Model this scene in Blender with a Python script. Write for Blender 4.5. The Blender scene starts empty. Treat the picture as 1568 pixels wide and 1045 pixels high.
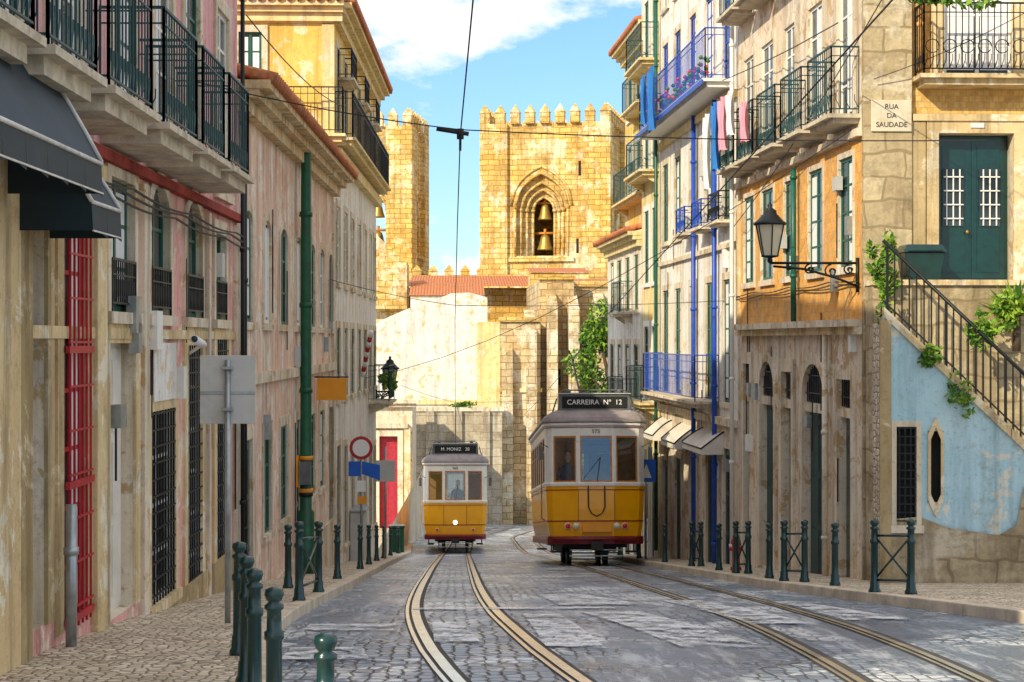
import bpy, bmesh, math, random
from mathutils import Vector, Matrix
random.seed(7)
R=random.random
def U(a,b): return a+(b-a)*R()
scn=bpy.context.scene
scn.view_settings.view_transform='Standard'; scn.view_settings.look='None'; scn.view_settings.exposure=0
# ------------------------------------------------------------------ materials
class NT:
    def __init__(s,name):
        s.m=bpy.data.materials.new(name); s.m.use_nodes=True; s.t=s.m.node_tree; s.b=s.t.nodes['Principled BSDF']
        s.tc=s.t.nodes.new('ShaderNodeTexCoord')
    def n(s,ty,**k):
        x=s.t.nodes.new(ty)
        for a,b in k.items(): setattr(x,a,b)
        return x
    def l(s,a,b): s.t.links.new(a,b)
    def map(s,scale,out='Object',rot=(0,0,0)):
        x=s.n('ShaderNodeMapping'); x.inputs['Scale'].default_value=scale; x.inputs['Rotation'].default_value=rot
        s.l(s.tc.outputs[out],x.inputs[0]); return x.outputs[0]
    def noise(s,scale,det=4,rough=.6,vec=None,dist=0,out='Fac'):
        x=s.n('ShaderNodeTexNoise'); x.inputs['Scale'].default_value=scale; x.inputs['Detail'].default_value=det
        x.inputs['Roughness'].default_value=rough; x.inputs['Distortion'].default_value=dist
        s.l(vec if vec is not None else s.tc.outputs['Object'],x.inputs['Vector']); return x.outputs[out]
    def ramp(s,v,a,b,ca=0.,cb=1.):
        x=s.n('ShaderNodeMapRange'); x.inputs[1].default_value=a; x.inputs[2].default_value=b
        x.inputs[3].default_value=ca; x.inputs[4].default_value=cb; s.l(v,x.inputs[0]); return x.outputs[0]
    def mix(s,f,a,b,mode='MIX'):
        x=s.n('ShaderNodeMix',data_type='RGBA',blend_type=mode)
        if isinstance(f,(int,float)): x.inputs[0].default_value=f
        else: s.l(f,x.inputs[0])
        for i,c in ((6,a),(7,b)):
            if isinstance(c,tuple): x.inputs[i].default_value=(*c[:3],1)
            else: s.l(c,x.inputs[i])
        return x.outputs[2]
    def bump(s,h,st=.3,d=.02,prev=None):
        x=s.n('ShaderNodeBump'); x.inputs['Strength'].default_value=st; x.inputs['Distance'].default_value=d
        s.l(h,x.inputs['Height'])
        if prev is not None: s.l(prev,x.inputs['Normal'])
        return x.outputs[0]
    def fin(s,col,rough=.8,nrm=None,metal=0.,spec=.4):
        if isinstance(col,tuple): s.b.inputs['Base Color'].default_value=(*col[:3],1)
        else: s.l(col,s.b.inputs['Base Color'])
        if isinstance(rough,(int,float)): s.b.inputs['Roughness'].default_value=rough
        else: s.l(rough,s.b.inputs['Roughness'])
        s.b.inputs['Metallic'].default_value=metal; s.b.inputs['Specular IOR Level'].default_value=spec
        if nrm is not None: s.l(nrm,s.b.inputs['Normal'])
        return s.m
M={}
def k(c,f): return tuple(min(1,x*f) for x in c)
def plaster(name,c1,c2,c3,patch=.6,streak=.7):
    t=NT(name)
    n1=t.noise(.7,4,.65); col=t.mix(t.ramp(n1,.38,.62),c1,c2)
    n3=t.noise(1.6,6,.72,dist=.6); pm=t.ramp(n3,patch-.03,patch); col=t.mix(pm,col,c3)
    n2=t.noise(1.,5,.7,t.map((3.5,3.5,.25))); col=t.mix(t.ramp(n2,.47,.68,0,streak),col,k(c2,.33))
    n5=t.noise(2.6,6,.78); col=t.mix(t.ramp(n5,.53,.70,0,.7),col,k((c1[0]*.95,c1[1]*.85,c1[2]*.7),.42))
    n4=t.noise(16,3,.75); col=t.mix(t.ramp(n4,.55,.75,0,.5),col,k(c1,.35))
    return t.fin(col,.9,t.bump(n4,.5,.015),spec=.2)
def blocks(name,c1,c2,mort,bw,bh,stain=(.1,.07,.03),sm=.45,ms=.012,warm=None,pale=None,dist=.05):
    t=NT(name)
    dn=t.n('ShaderNodeVectorMath',operation='SCALE'); t.l(t.noise(1.6,2,.5,t.tc.outputs['UV'],out='Color'),dn.inputs[0]); dn.inputs[3].default_value=dist*3
    av=t.n('ShaderNodeVectorMath',operation='ADD'); t.l(t.tc.outputs['UV'],av.inputs[0]); t.l(dn.outputs[0],av.inputs[1]); v=av.outputs[0]
    b=t.n('ShaderNodeTexBrick'); t.l(v,b.inputs['Vector'])
    b.inputs['Scale'].default_value=1; b.inputs['Brick Width'].default_value=bw; b.inputs['Row Height'].default_value=bh
    b.inputs['Mortar Size'].default_value=ms; b.inputs['Mortar Smooth'].default_value=.3; b.inputs['Bias'].default_value=0
    for i,c in (('Color1',c1),('Color2',c2),('Mortar',mort)): b.inputs[i].default_value=(*c,1)
    col=b.outputs['Color']
    if warm: col=t.mix(t.ramp(t.noise(.17,5,.7),.42,.6),col,warm,'MULTIPLY')
    if pale: col=t.mix(t.ramp(t.noise(.42,6,.75),.52,.58,0,.75),col,pale)
    n=t.noise(.8,6,.75); col=t.mix(t.ramp(n,.51,.66,0,sm),col,stain)
    n2=t.noise(1,4,.65,t.map((2.,2.,.18))); col=t.mix(t.ramp(n2,.50,.70,0,sm),col,stain)
    n3=t.noise(7,4,.75); col=t.mix(t.ramp(n3,.45,.68,0,.6),col,k(c1,.42))
    bp=t.bump(n3,.6,.03); bp=t.bump(b.outputs['Fac'],-.6,.02,bp)
    return t.fin(col,.9,bp,spec=.2)
def simple(name,c,rough=.5,metal=0.,var=.35,sc=6.,bump=.15,spec=.4,dirt=None):
    t=NT(name); n=t.noise(sc,3,.65); col=t.mix(t.ramp(n,.35,.7,0,1),c,k(c,1-var))
    if dirt: col=t.mix(t.ramp(t.noise(2.5,5,.75),.52,.7,0,.6),col,dirt)
    return t.fin(col,rough,t.bump(t.noise(sc*5,2,.6),bump,.01) if bump else None,metal,spec)
M['pink']=plaster('pink_plaster',(.80,.45,.40),(.72,.34,.30),(.80,.68,.50),.57)
M['pinkup']=plaster('pink_plaster_upper',(.84,.52,.53),(.76,.40,.41),(.82,.72,.62),.64,.55)
M['ochre_stone']=plaster('aged_limestone',(.76,.60,.34),(.64,.47,.25),(.80,.72,.55),.57,.75)
M['jamb']=plaster('dark_weathered_stone',(.52,.40,.22),(.38,.28,.14),(.66,.55,.36),.60,.8)
M['stone']=plaster('pale_stone_trim',(.78,.70,.56),(.70,.59,.43),(.55,.38,.20),.60,.7)
M['red']=plaster('dark_red_trim',(.38,.07,.05),(.28,.05,.04),(.5,.3,.2),.66,.5)
M['beige']=plaster('beige_plaster',(.86,.64,.50),(.78,.53,.40),(.86,.79,.68),.55,.65)
M['white']=plaster('white_plaster',(.86,.84,.80),(.80,.76,.69),(.76,.58,.36),.62,.5)
M['whitef']=plaster('far_white_render',(.80,.78,.73),(.74,.70,.62),(.76,.54,.24),.60,.45)  # white render of the far walls, with random ochre patches
M['yellow']=plaster('yellow_plaster',(.84,.60,.17),(.76,.50,.12),(.80,.68,.44),.58,.6)
M['yellowpale']=plaster('pale_yellow_plaster',(.84,.70,.38),(.78,.60,.27),(.80,.70,.52),.60,.55)
M['blue']=plaster('pale_blue_plaster',(.50,.70,.76),(.40,.62,.70),(.76,.74,.62),.61,.5)
M['greyup']=plaster('grey_white_plaster',(.80,.72,.60),(.72,.60,.45),(.58,.40,.22),.57,.7)
M['otile']=blocks('ochre_azulejo_tiles',(.88,.48,.13),(.76,.36,.08),(.60,.38,.18),.16,.16,(.50,.34,.20),.6,.008,dist=.004)
M['otile2']=blocks('ochre_patterned_tiles',(.80,.54,.18),(.62,.35,.09),(.52,.36,.18),.09,.09,(.42,.28,.13),.45,.008,dist=.003)
M['rubble']=blocks('rubble_stone',(.58,.48,.30),(.40,.31,.18),(.30,.23,.13),.62,.37,(.16,.11,.06),.8,.022,pale=(.68,.60,.46),dist=.09)
M['tower']=blocks('cathedral_limestone',(.88,.67,.28),(.62,.41,.13),(.34,.21,.07),1.05,.46,(.30,.17,.05),.8,.04,(1.,.84,.5),(.90,.83,.62),dist=.06)
M['nave']=blocks('cathedral_wall_stone',(.76,.64,.42),(.54,.41,.23),(.30,.21,.11),.9,.42,(.24,.15,.07),.75,.035,(1.,.87,.65),(.82,.76,.62),dist=.06)
M['gwall']=blocks('grey_retaining_stone',(.58,.52,.40),(.46,.39,.28),(.28,.23,.16),1.1,.5,(.18,.14,.09),.8,.02)
M['green']=simple('dark_green_paint',(.003,.042,.042),.25,dirt=(.008,.03,.028),bump=.05,spec=.6)
M['greenp']=simple('green_pole_paint',(.008,.11,.05),.4,dirt=(.02,.05,.03))
M['greenw']=simple('green_window_paint',(.012,.12,.085),.4,bump=0)
M['iron']=simple('black_iron',(.014,.017,.02),.45,.3,bump=0)
M['irongreen']=simple('green_black_iron',(.012,.065,.07),.45,.1,bump=0)
M['ironblue']=simple('blue_iron_paint',(.015,.08,.50),.4,bump=0)
M['redp']=simple('red_paint',(.50,.02,.03),.45,dirt=(.28,.03,.03))
M['doorred']=simple('crimson_door_paint',(.46,.03,.06),.5)
M['winw']=simple('white_window_paint',(.82,.82,.78),.45,var=.1,bump=0)
M['concrete']=simple('weathered_slab',(.66,.58,.44),.9,dirt=(.16,.12,.08),bump=.5)
M['dark']=simple('dark_interior',(.02,.02,.02),.9,bump=0)
M['metal']=simple('galvanised_steel',(.42,.46,.47),.4,.7)
M['signgrey']=simple('grey_sign_back',(.56,.57,.54),.5,.1,var=.12,sc=3,dirt=(.40,.38,.33))
M['awn']=simple('navy_awning_canvas',(.008,.028,.042),.6,sc=3)
M['awnw']=simple('cream_awning_canvas',(.75,.70,.62),.8,var=.15,sc=3)
M['trimw']=simple('awning_piping',(.7,.68,.64),.7,bump=0)
M['cable']=simple('black_cable',(.02,.02,.02),.6,bump=0)
M['orange']=simple('orange_plastic',(.85,.34,.02),.5,var=.1)
M['bluesign']=simple('blue_sign_paint',(.01,.12,.60),.4,var=.1)
M['wsign']=simple('white_sign_paint',(.84,.84,.82),.4,var=.05,bump=0)
M['letters']=simple('engraved_letters',(.07,.06,.05),.7,bump=0)
M['marble']=simple('sign_marble',(.70,.62,.47),.6,var=.2,dirt=(.42,.34,.2))
M['bell']=simple('bell_bronze',(.50,.32,.08),.45,.6)
M['wood']=simple('varnished_wood',(.60,.24,.04),.35,bump=0)
M['bark']=simple('bark',(.10,.07,.045),.9,bump=.6)
M['pot']=simple('terracotta',(.45,.18,.09),.8)
M['pinkc']=simple('pink_cloth',(.85,.35,.45),.9,var=.1)
M['whitec']=simple('white_cloth',(.8,.8,.82),.9,var=.08,bump=0)
M['bluec']=simple('blue_cloth',(.03,.2,.6),.9,var=.2)
M['ty']=simple('tram_yellow_enamel',(.94,.42,.0),.22,var=.08,sc=2,bump=.03,spec=.6,dirt=(.78,.32,.0))
M['tc']=simple('tram_cream_enamel',(.84,.82,.76),.3,var=.10,sc=2,bump=.03,dirt=(.62,.52,.4))
M['troof']=simple('tram_roof_canvas',(.36,.31,.31),.6,var=.3,sc=2,dirt=(.2,.16,.14))
M['tred']=simple('tram_oxblood',(.22,.01,.015),.35)
M['tunder']=simple('tram_underframe',(.030,.026,.024),.7,bump=.3)
M['tsign']=simple('tram_blind_box',(.13,.14,.15),.45)
M['rail']=simple('polished_rail_steel',(.90,.80,.62),.22,.7,var=.2,sc=3,bump=.05)
M['railbed']=simple('rail_groove',(.07,.065,.06),.8)
M['cream']=simple('varnish_seat',(.40,.19,.06),.5)
M['skin']=simple('skin',(.5,.28,.19),.6,var=.1)
M['uniform']=simple('uniform_cloth',(.03,.05,.12),.9)
M['hair']=simple('hair',(.03,.018,.01),.8)
def leafmat(name,c,c2):
    t=NT(name); n=t.noise(2.2,3,.6); col=t.mix(t.ramp(n,.35,.65),c,c2); return t.fin(col,.55,spec=.3)
M['leaf']=leafmat('foliage',(.035,.12,.015),(.11,.24,.02))
M['leafy']=leafmat('bright_foliage',(.12,.26,.02),(.30,.42,.04))
M['flower']=simple('flowers',(.6,.08,.12),.7)
def mglass(name,base,rough,f):
    t=NT(name); n=t.noise(.9,3,.5); col=t.mix(t.ramp(n,.42,.62),base,k(base,f)); return t.fin(col,rough,t.bump(t.noise(1.7,2,.5),.12,.02),0,.35)
M['glass']=mglass('window_glass',(.012,.018,.022),.12,4.)
def tramglass():
    t=NT('tram_glass'); o=t.t.nodes['Material Output']
    tr=t.n('ShaderNodeBsdfTransparent'); tr.inputs[0].default_value=(.78,.84,.84,1)
    gl=t.n('ShaderNodeBsdfGlossy'); gl.inputs[0].default_value=(.9,.95,1,1); gl.inputs['Roughness'].default_value=.04
    mx=t.n('ShaderNodeMixShader'); mx.inputs[0].default_value=.12
    t.l(tr.outputs[0],mx.inputs[1]); t.l(gl.outputs[0],mx.inputs[2]); t.l(mx.outputs[0],o.inputs[0]); return t.m
M['tglass']=tramglass()
def emis(name,c,s):
    t=NT(name); t.b.inputs['Emission Color'].default_value=(*c,1); t.b.inputs['Emission Strength'].default_value=s
    return t.fin(c,.3)
M['lampon']=emis('lit_headlamp',(1,.80,.42),2.5)
M['lampred']=simple('red_lens',(.7,.02,.02),.2,var=.1)
M['lampwh']=simple('clear_lens',(.8,.75,.6),.2,var=.1)
M['lglass']=NT('frosted_lantern_glass').fin((.62,.57,.42),.25,spec=.6)
def rooft():
    t=NT('clay_roof_tiles'); w=t.n('ShaderNodeTexWave'); w.inputs['Scale'].default_value=1.4; t.l(t.tc.outputs['UV'],w.inputs[0])
    n=t.noise(3,4,.7); col=t.mix(t.ramp(n,.35,.65),(.62,.22,.08),(.42,.14,.06)); col=t.mix(t.ramp(t.noise(9,3,.6),.5,.7,0,.6),col,(.22,.14,.09))
    return t.fin(col,.85,t.bump(w.outputs['Fac'],.8,.06))
M['roof']=rooft()
def cobble(name,scale,c1,c2,gap,rgh=.6):
    t=NT(name)
    v=t.n('ShaderNodeTexVoronoi'); v.inputs['Scale'].default_value=scale; v.inputs['Randomness'].default_value=.7; t.l(t.tc.outputs['Object'],v.inputs['Vector'])
    e=t.n('ShaderNodeTexVoronoi',feature='DISTANCE_TO_EDGE'); e.inputs['Scale'].default_value=scale; e.inputs['Randomness'].default_value=.7; t.l(t.tc.outputs['Object'],e.inputs['Vector'])
    sx=t.n('ShaderNodeSeparateColor'); t.l(v.outputs['Color'],sx.inputs[0])
    col=t.mix(sx.outputs[0],c1,c2)
    col=t.mix(t.ramp(t.noise(.9,5,.7),.45,.7,0,.5),col,k(c2,.55))
    g=t.ramp(e.outputs['Distance'],.02,.10); col=t.mix(g,gap,col)
    b=t.bump(t.ramp(e.outputs['Distance'],0,.18),.8,.02)
    return t.fin(col,rgh,b,spec=.35)
M['side']=cobble('limestone_cobbles',11,(.86,.76,.60),(.58,.47,.33),(.20,.15,.10))
def roadmat():
    t=NT('worn_sett_and_asphalt')
    v=t.n('ShaderNodeTexVoronoi'); v.inputs['Scale'].default_value=8; v.inputs['Randomness'].default_value=.5
    e=t.n('ShaderNodeTexVoronoi',feature='DISTANCE_TO_EDGE'); e.inputs['Scale'].default_value=8; e.inputs['Randomness'].default_value=.5
    mp=t.map((1,.75,1))
    t.l(mp,v.inputs['Vector']); t.l(mp,e.inputs['Vector'])
    sx=t.n('ShaderNodeSeparateColor'); t.l(v.outputs['Color'],sx.inputs[0])
    setts=t.mix(sx.outputs[0],(.11,.15,.22),(.32,.38,.46))
    w=t.ramp(t.noise(.8,6,.72,t.map((.8,.5,1)),.5),.51,.56,0,.9)
    setts=t.mix(w,setts,(.78,.81,.84)); g=t.ramp(e.outputs['Distance'],.01,.09); setts=t.mix(g,(.03,.045,.07),setts)
    asp=t.mix(t.ramp(t.noise(40,3,.75),.35,.65),(.06,.085,.13),(.22,.26,.33))
    asp=t.mix(t.ramp(t.noise(1.6,5,.75,t.map((2.5,.35,1))),.50,.62,0,.7),asp,(.60,.64,.68))
    mk=t.ramp(t.noise(.42,5,.62,t.map((1,.6,1))),.44,.50)
    col=t.mix(mk,asp,setts)
    hb=t.n('ShaderNodeMath',operation='MULTIPLY'); t.l(t.ramp(e.outputs['Distance'],0,.16),hb.inputs[0]); t.l(mk,hb.inputs[1])
    b=t.bump(hb.outputs[0],.9,.025); b=t.bump(t.noise(45,2,.7),.3,.006,b)
    return t.fin(col,t.ramp(t.noise(1.5,3,.6),.3,.7,.2,.45),b,spec=.7)
M['road']=roadmat()
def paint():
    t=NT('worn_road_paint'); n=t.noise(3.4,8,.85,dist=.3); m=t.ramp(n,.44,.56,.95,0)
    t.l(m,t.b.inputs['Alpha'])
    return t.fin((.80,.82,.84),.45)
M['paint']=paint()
M['kerb']=simple('kerb_limestone',(.70,.60,.46),.8,dirt=(.32,.24,.16),bump=.5,sc=3)
M['earth']=simple('dry_ground',(.25,.22,.17),.95,bump=.5,sc=2)
# ------------------------------------------------------------------ mesh builder
def W(x,y,z): return Vector((x,y,z))
class Fr:
    """facade frame: s along the wall, n outwards, z up"""
    def __init__(s,p0,p1,side):
        s.o=Vector((p0[0],p0[1],0)); d=Vector((p1[0]-p0[0],p1[1]-p0[1],0)); s.L=d.length; s.d=d.normalized()
        s.n=Vector((s.d.y,-s.d.x,0))*side
    def __call__(s,a,n,z): return s.o+s.d*a+s.n*n+Vector((0,0,z))
class MB:
    def __init__(s): s.v=[];s.f=[];s.m=[];s.mt=[];s.sm=[]
    def mi(s,m):
        m=M[m] if isinstance(m,str) else m
        if m not in s.mt: s.mt.append(m)
        return s.mt.index(m)
    def add(s,vs,fs,m,sm=False):
        o=len(s.v); s.v+=[tuple(x) for x in vs]; i=s.mi(m)
        for f in fs: s.f.append([o+a for a in f]); s.m.append(i); s.sm.append(sm)
    def poly(s,p,m): s.add(p,[list(range(len(p)))],m)
    def box(s,F,a0,a1,n0,n1,z0,z1,m):
        P=[F(a,n,z) for z in (z0,z1) for n in (n0,n1) for a in (a0,a1)]
        s.add(P,[[0,1,3,2],[4,6,7,5],[0,4,5,1],[2,3,7,6],[0,2,6,4],[1,5,7,3]],m)
    def hexa(s,P,m): s.add(P,[[0,1,2,3],[4,7,6,5],[0,4,5,1],[1,5,6,2],[2,6,7,3],[3,7,4,0]],m)
    def tube(s,pts,r,m,n=6,caps=True):
        pts=[Vector(p) for p in pts]; rs=r if isinstance(r,(list,tuple)) else [r]*len(pts); vs=[];fs=[]
        up=None
        for i,p in enumerate(pts):
            d=(pts[min(i+1,len(pts)-1)]-pts[max(i-1,0)]).normalized()
            a=Vector((0,0,1)) if abs(d.z)<.9 else Vector((1,0,0))
            x=d.cross(a).normalized(); y=d.cross(x).normalized()
            if up is not None and x.dot(up)<0: x=-x; y=-y
            up=x
            for j in range(n):
                t=2*math.pi*(j+.5)/n; vs.append(p+(x*math.cos(t)+y*math.sin(t))*rs[i])
        for i in range(len(pts)-1):
            for j in range(n):
                fs.append([i*n+j,i*n+(j+1)%n,(i+1)*n+(j+1)%n,(i+1)*n+j])
        if caps: fs.append(list(range(n))[::-1]); fs.append([(len(pts)-1)*n+j for j in range(n)])
        s.add(vs,fs,m,n>4)
    def lathe(s,c,prof,m,n=12,sq=(1,1)):
        vs=[];fs=[];c=Vector(c)
        for r,z in prof:
            for j in range(n):
                t=2*math.pi*(j+.5)/n; vs.append(c+Vector((r*math.cos(t)*sq[0],r*math.sin(t)*sq[1],z)))
        for i in range(len(prof)-1):
            for j in range(n): fs.append([i*n+j,i*n+(j+1)%n,(i+1)*n+(j+1)%n,(i+1)*n+j])
        fs.append(list(range(n))[::-1]); fs.append([(len(prof)-1)*n+j for j in range(n)])
        s.add(vs,fs,m,n>6)
    def build(s,name,parent=None,local=False,recalc=True,bevel=0):
        me=bpy.data.meshes.new(name); me.from_pydata(s.v,[],s.f)
        for m in s.mt: me.materials.append(m)
        me.polygons.foreach_set('material_index',s.m); me.polygons.foreach_set('use_smooth',s.sm)
        if recalc:
            bm=bmesh.new(); bm.from_mesh(me); bmesh.ops.recalc_face_normals(bm,faces=bm.faces); bm.to_mesh(me); bm.free()
        uv=me.uv_layers.new(name='UV')
        for p in me.polygons:
            nn=p.normal
            if abs(nn.z)>.7: tx,ty=Vector((1,0,0)),Vector((0,1,0))
            else:
                tx=Vector((-nn.y,nn.x,0)); tx=tx.normalized() if tx.length>1e-5 else Vector((1,0,0)); ty=Vector((0,0,1))
                if abs(tx.x)>abs(tx.y): tx=tx if tx.x>0 else -tx
                else: tx=tx if tx.y>0 else -tx
            for li in p.loop_indices:
                c=me.vertices[me.loops[li].vertex_index].co; uv.data[li].uv=(c.dot(tx),c.dot(ty))
        o=bpy.data.objects.new(name,me); scn.collection.objects.link(o)
        if bevel:
            b=o.modifiers.new('b','BEVEL'); b.width=bevel; b.segments=2; b.limit_method='ANGLE'
        if parent:
            o.parent=parent
            if not local: o.matrix_parent_inverse=parent_inv(parent)
        return o
def parent_inv(p): return (Matrix.Translation(p.location)@p.rotation_euler.to_matrix().to_4x4()).inverted()
def empty(name,loc=(0,0,0),rot=(0,0,0)):
    e=bpy.data.objects.new(name,None); e.location=loc; e.rotation_euler=rot; e.empty_display_size=.3; scn.collection.objects.link(e); return e
def text(body,size,mat,parent,mtx,name='lettering',ext=.004):
    cu=bpy.data.curves.new('t','FONT'); cu.body=body; cu.size=size; cu.align_x='CENTER'; cu.align_y='CENTER'; cu.extrude=ext
    o=bpy.data.objects.new('t',cu); scn.collection.objects.link(o); bpy.context.view_layer.update()
    me=bpy.data.meshes.new_from_object(o.evaluated_get(bpy.context.evaluated_depsgraph_get())); bpy.data.objects.remove(o)
    me.materials.clear(); me.materials.append(M[mat]); ob=bpy.data.objects.new(name,me); scn.collection.objects.link(ob)
    ob.parent=parent; ob.matrix_local=mtx; return ob
# ------------------------------------------------------------------ ground profile
GP=[(-90,-2.0),(0,-2.27),(8,-2.33),(10.8,-2.39),(13,-2.5),(16,-2.73),(20,-3.13),(25,-3.67),(39,-5.19),(62,-7.77),(90,-10.1),(120,-12.6),(200,-16),(600,-30),(3000,-60)]
def lin(P,y):
    if y<=P[0][0]: return P[0][1]
    for (a,b),(c,d) in zip(P,P[1:]):
        if y<=c: return b+(d-b)*(y-a)/(c-a)
    return P[-1][1]
def sm(P,y,w=1.): return sum(lin(P,y+d*w) for d in (-1,-.5,0,.5,1))/5
def gz(y): return sm(GP,y)
KL=[(-20,1.8),(0,.6),(7.9,-.48),(9.6,-.90),(12,-1.32),(15,-1.6),(17,-1.68),(25,-1.6),(60,-1.62),(95,-2.4),(110,-3)]
KR=[(-20,8.5),(8,6.6),(17,5.55),(20.5,5.0),(25,4.62),(38,4.35),(54,4.3),(66,5.2),(80,8.5),(100,16),(110,18)]
XL=lambda y:-3.496+.0219*y
XR=lambda y:7.05-.038*y
def kl(y): return sm(KL,y)
def kr(y): return sm(KR,y)
def ys(a,b,st): n=max(1,int(round((b-a)/st))); return [a+(b-a)*i/n for i in range(n+1)]
def strip(name,fx,y0,y1,dz,mat,st=1.,parent=None,nx=1):
    mb=MB(); Y=ys(y0,y1,st)
    vs=[]
    for y in Y:
        a,b=fx(y)
        for i in range(nx+1): vs.append((a+(b-a)*i/nx,y,gz(y)+dz))
    n=nx+1; fs=[[r*n+i,r*n+i+1,(r+1)*n+i+1,(r+1)*n+i] for r in range(len(Y)-1) for i in range(nx)]
    mb.add(vs,fs,mat); return mb.build(name,parent,recalc=False)
mb=MB(); Y=ys(-90,130,2)+[150,200,400,1000,3000]; X=[-1500,-300,-60,-20,-3,0,5,20,60,300,1500]
vs=[(x,y,gz(y)) for y in Y for x in X]; n=len(X)
mb.add(vs,[[r*n+i,r*n+i+1,(r+1)*n+i+1,(r+1)*n+i] for r in range(len(Y)-1) for i in range(n-1)],'earth'); mb.build('ground',recalc=False)
strip('road',lambda y:(kl(y)+.0,kr(y)),-20,110,.004,'road',.7)
strip('pavement',lambda y:(min(XL(y),-3.)-6,kl(y)-.16),-20,110,.118,'side',.7)
strip('pavement',lambda y:(kr(y)+.16,max(14,kr(y)+6)),-20,110,.118,'side',.7)
def kerb(fx,s):
    mb=MB(); y=-20
    while y<108:
        L=1.0; pts=[]
        for yy in (y,y+L-.012):
            x=fx(yy); z=gz(yy); pts.append([(x,yy,z-.05),(x,yy,z+.125),(x+s*.165,yy,z+.128),(x+s*.165,yy,z-.05)])
        mb.hexa(pts[0]+pts[1],'kerb'); y+=L
    mb.build('kerb',bevel=.012)
kerb(kl,-1); kerb(kr,1)
# tram tracks
TL=[(-20,6.),(0,2.9),(8,1.15),(11.9,.44),(14.2,.2),(17,.03),(20,-.07),(26,-.12),(38,-.12),(62,-.07),(78,.25),(100,3)]
TR=[(-20,3.4),(40,3.3),(55,3.15),(66,2.9),(80,3.0),(92,4.6),(100,7)]
def track(T,name,w=.05):
    e=empty(name,(sm(T,20,2),20,gz(20)))
    c=lambda y:sm(T,y,2.2)
    for sgn in (-1,1):
        strip('rail_bed',lambda y:(c(y)+sgn*.45-.11,c(y)+sgn*.45+.11),-20,98,.008,'railbed',.6,e)
        strip('rail_head',lambda y:(c(y)+sgn*.45-.03,c(y)+sgn*.45+w),-20,98,.016,'rail',.6,e)
        strip('guard_lip',lambda y:(c(y)+sgn*(.45-.0)-.085-w*.2,c(y)+sgn*(.45-.0)-.06),-20,98,.014,'rail',.6,e)
track(TL,'tram_track',.06); track(TR,'tram_track',.03)
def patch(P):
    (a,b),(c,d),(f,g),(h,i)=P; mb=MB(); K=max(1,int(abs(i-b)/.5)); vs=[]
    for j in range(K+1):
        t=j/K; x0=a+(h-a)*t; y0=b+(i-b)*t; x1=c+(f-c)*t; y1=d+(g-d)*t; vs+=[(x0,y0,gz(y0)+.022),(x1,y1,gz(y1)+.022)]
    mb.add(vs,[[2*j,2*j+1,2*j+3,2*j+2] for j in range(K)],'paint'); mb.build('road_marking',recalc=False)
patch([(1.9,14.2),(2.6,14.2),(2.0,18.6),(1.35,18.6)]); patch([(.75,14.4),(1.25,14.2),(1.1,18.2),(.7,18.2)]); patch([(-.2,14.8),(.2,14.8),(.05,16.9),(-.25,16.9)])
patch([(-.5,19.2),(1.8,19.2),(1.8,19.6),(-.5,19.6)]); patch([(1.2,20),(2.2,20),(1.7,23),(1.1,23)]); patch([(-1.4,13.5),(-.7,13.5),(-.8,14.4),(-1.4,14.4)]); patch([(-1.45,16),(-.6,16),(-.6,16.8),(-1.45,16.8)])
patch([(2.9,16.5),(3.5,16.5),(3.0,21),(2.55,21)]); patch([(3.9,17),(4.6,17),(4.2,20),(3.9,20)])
# ------------------------------------------------------------------ facade tools
def arcpts(o,nseg=10):
    s0,s1,z1=o['s0'],o['s1'],o['z1']; w=(s1-s0)/2; c=(s0+s1)/2
    if o.get('arch')=='p':
        rise=w*1.25; R_=2*w*1.02
        P=[]
        for i in range(nseg+1):
            t=-1+2*i/nseg; x=abs(t)*w; h=math.sqrt(max(0,R_*R_-(x+R_-w)**2)); hm=math.sqrt(R_*R_-(R_-w)**2)
            P.append((c+t*w,z1-rise+rise*h/hm))
        return P
    rise=o.get('rise',w)
    return [(c-w*math.cos(math.pi*i/nseg),z1-rise+rise*math.sin(math.pi*i/nseg)) for i in range(nseg+1)]
DP=.04
def wall(mb,F,s0,s1,z0,z1,ops,mat,n=0.,depth=DP,rev='stone'):
    S=sorted({s0,s1}|{x for o in ops for x in (o['s0'],o['s1']) if s0<x<s1}); Z=sorted({z0,z1}|{x for o in ops for x in (o['z0'],o['z1']) if z0<x<z1})
    for a,b in zip(S,S[1:]):
        for c,d in zip(Z,Z[1:]):
            cs,cz=(a+b)/2,(c+d)/2
            if any(o['s0']<cs<o['s1'] and o['z0']<cz<o['z1'] for o in ops): continue
            mb.poly([F(a,n,c),F(b,n,c),F(b,n,d),F(a,n,d)],mat)
    for o in ops:
        dp=o.get('d',depth); a,b,c,d=o['s0'],o['s1'],o['z0'],o['z1']
        if o.get('arch'):
            P=arcpts(o); zs=P[0][1]
            for p,q in zip(P,P[1:]):
                mb.poly([F(p[0],n,p[1]),F(q[0],n,q[1]),F(q[0],n,d),F(p[0],n,d)],mat)
                mb.poly([F(p[0],n,p[1]),F(q[0],n,q[1]),F(q[0],n-dp,q[1]),F(p[0],n-dp,p[1])],rev)
        else:
            zs=d; mb.poly([F(a,n,d),F(b,n,d),F(b,n-dp,d),F(a,n-dp,d)],rev)
        for x in (a,b): mb.poly([F(x,n,c),F(x,n,zs),F(x,n-dp,zs),F(x,n-dp,c)],rev)
        mb.poly([F(a,n,c),F(b,n,c),F(b,n-dp,c),F(a,n-dp,c)],rev)
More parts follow.
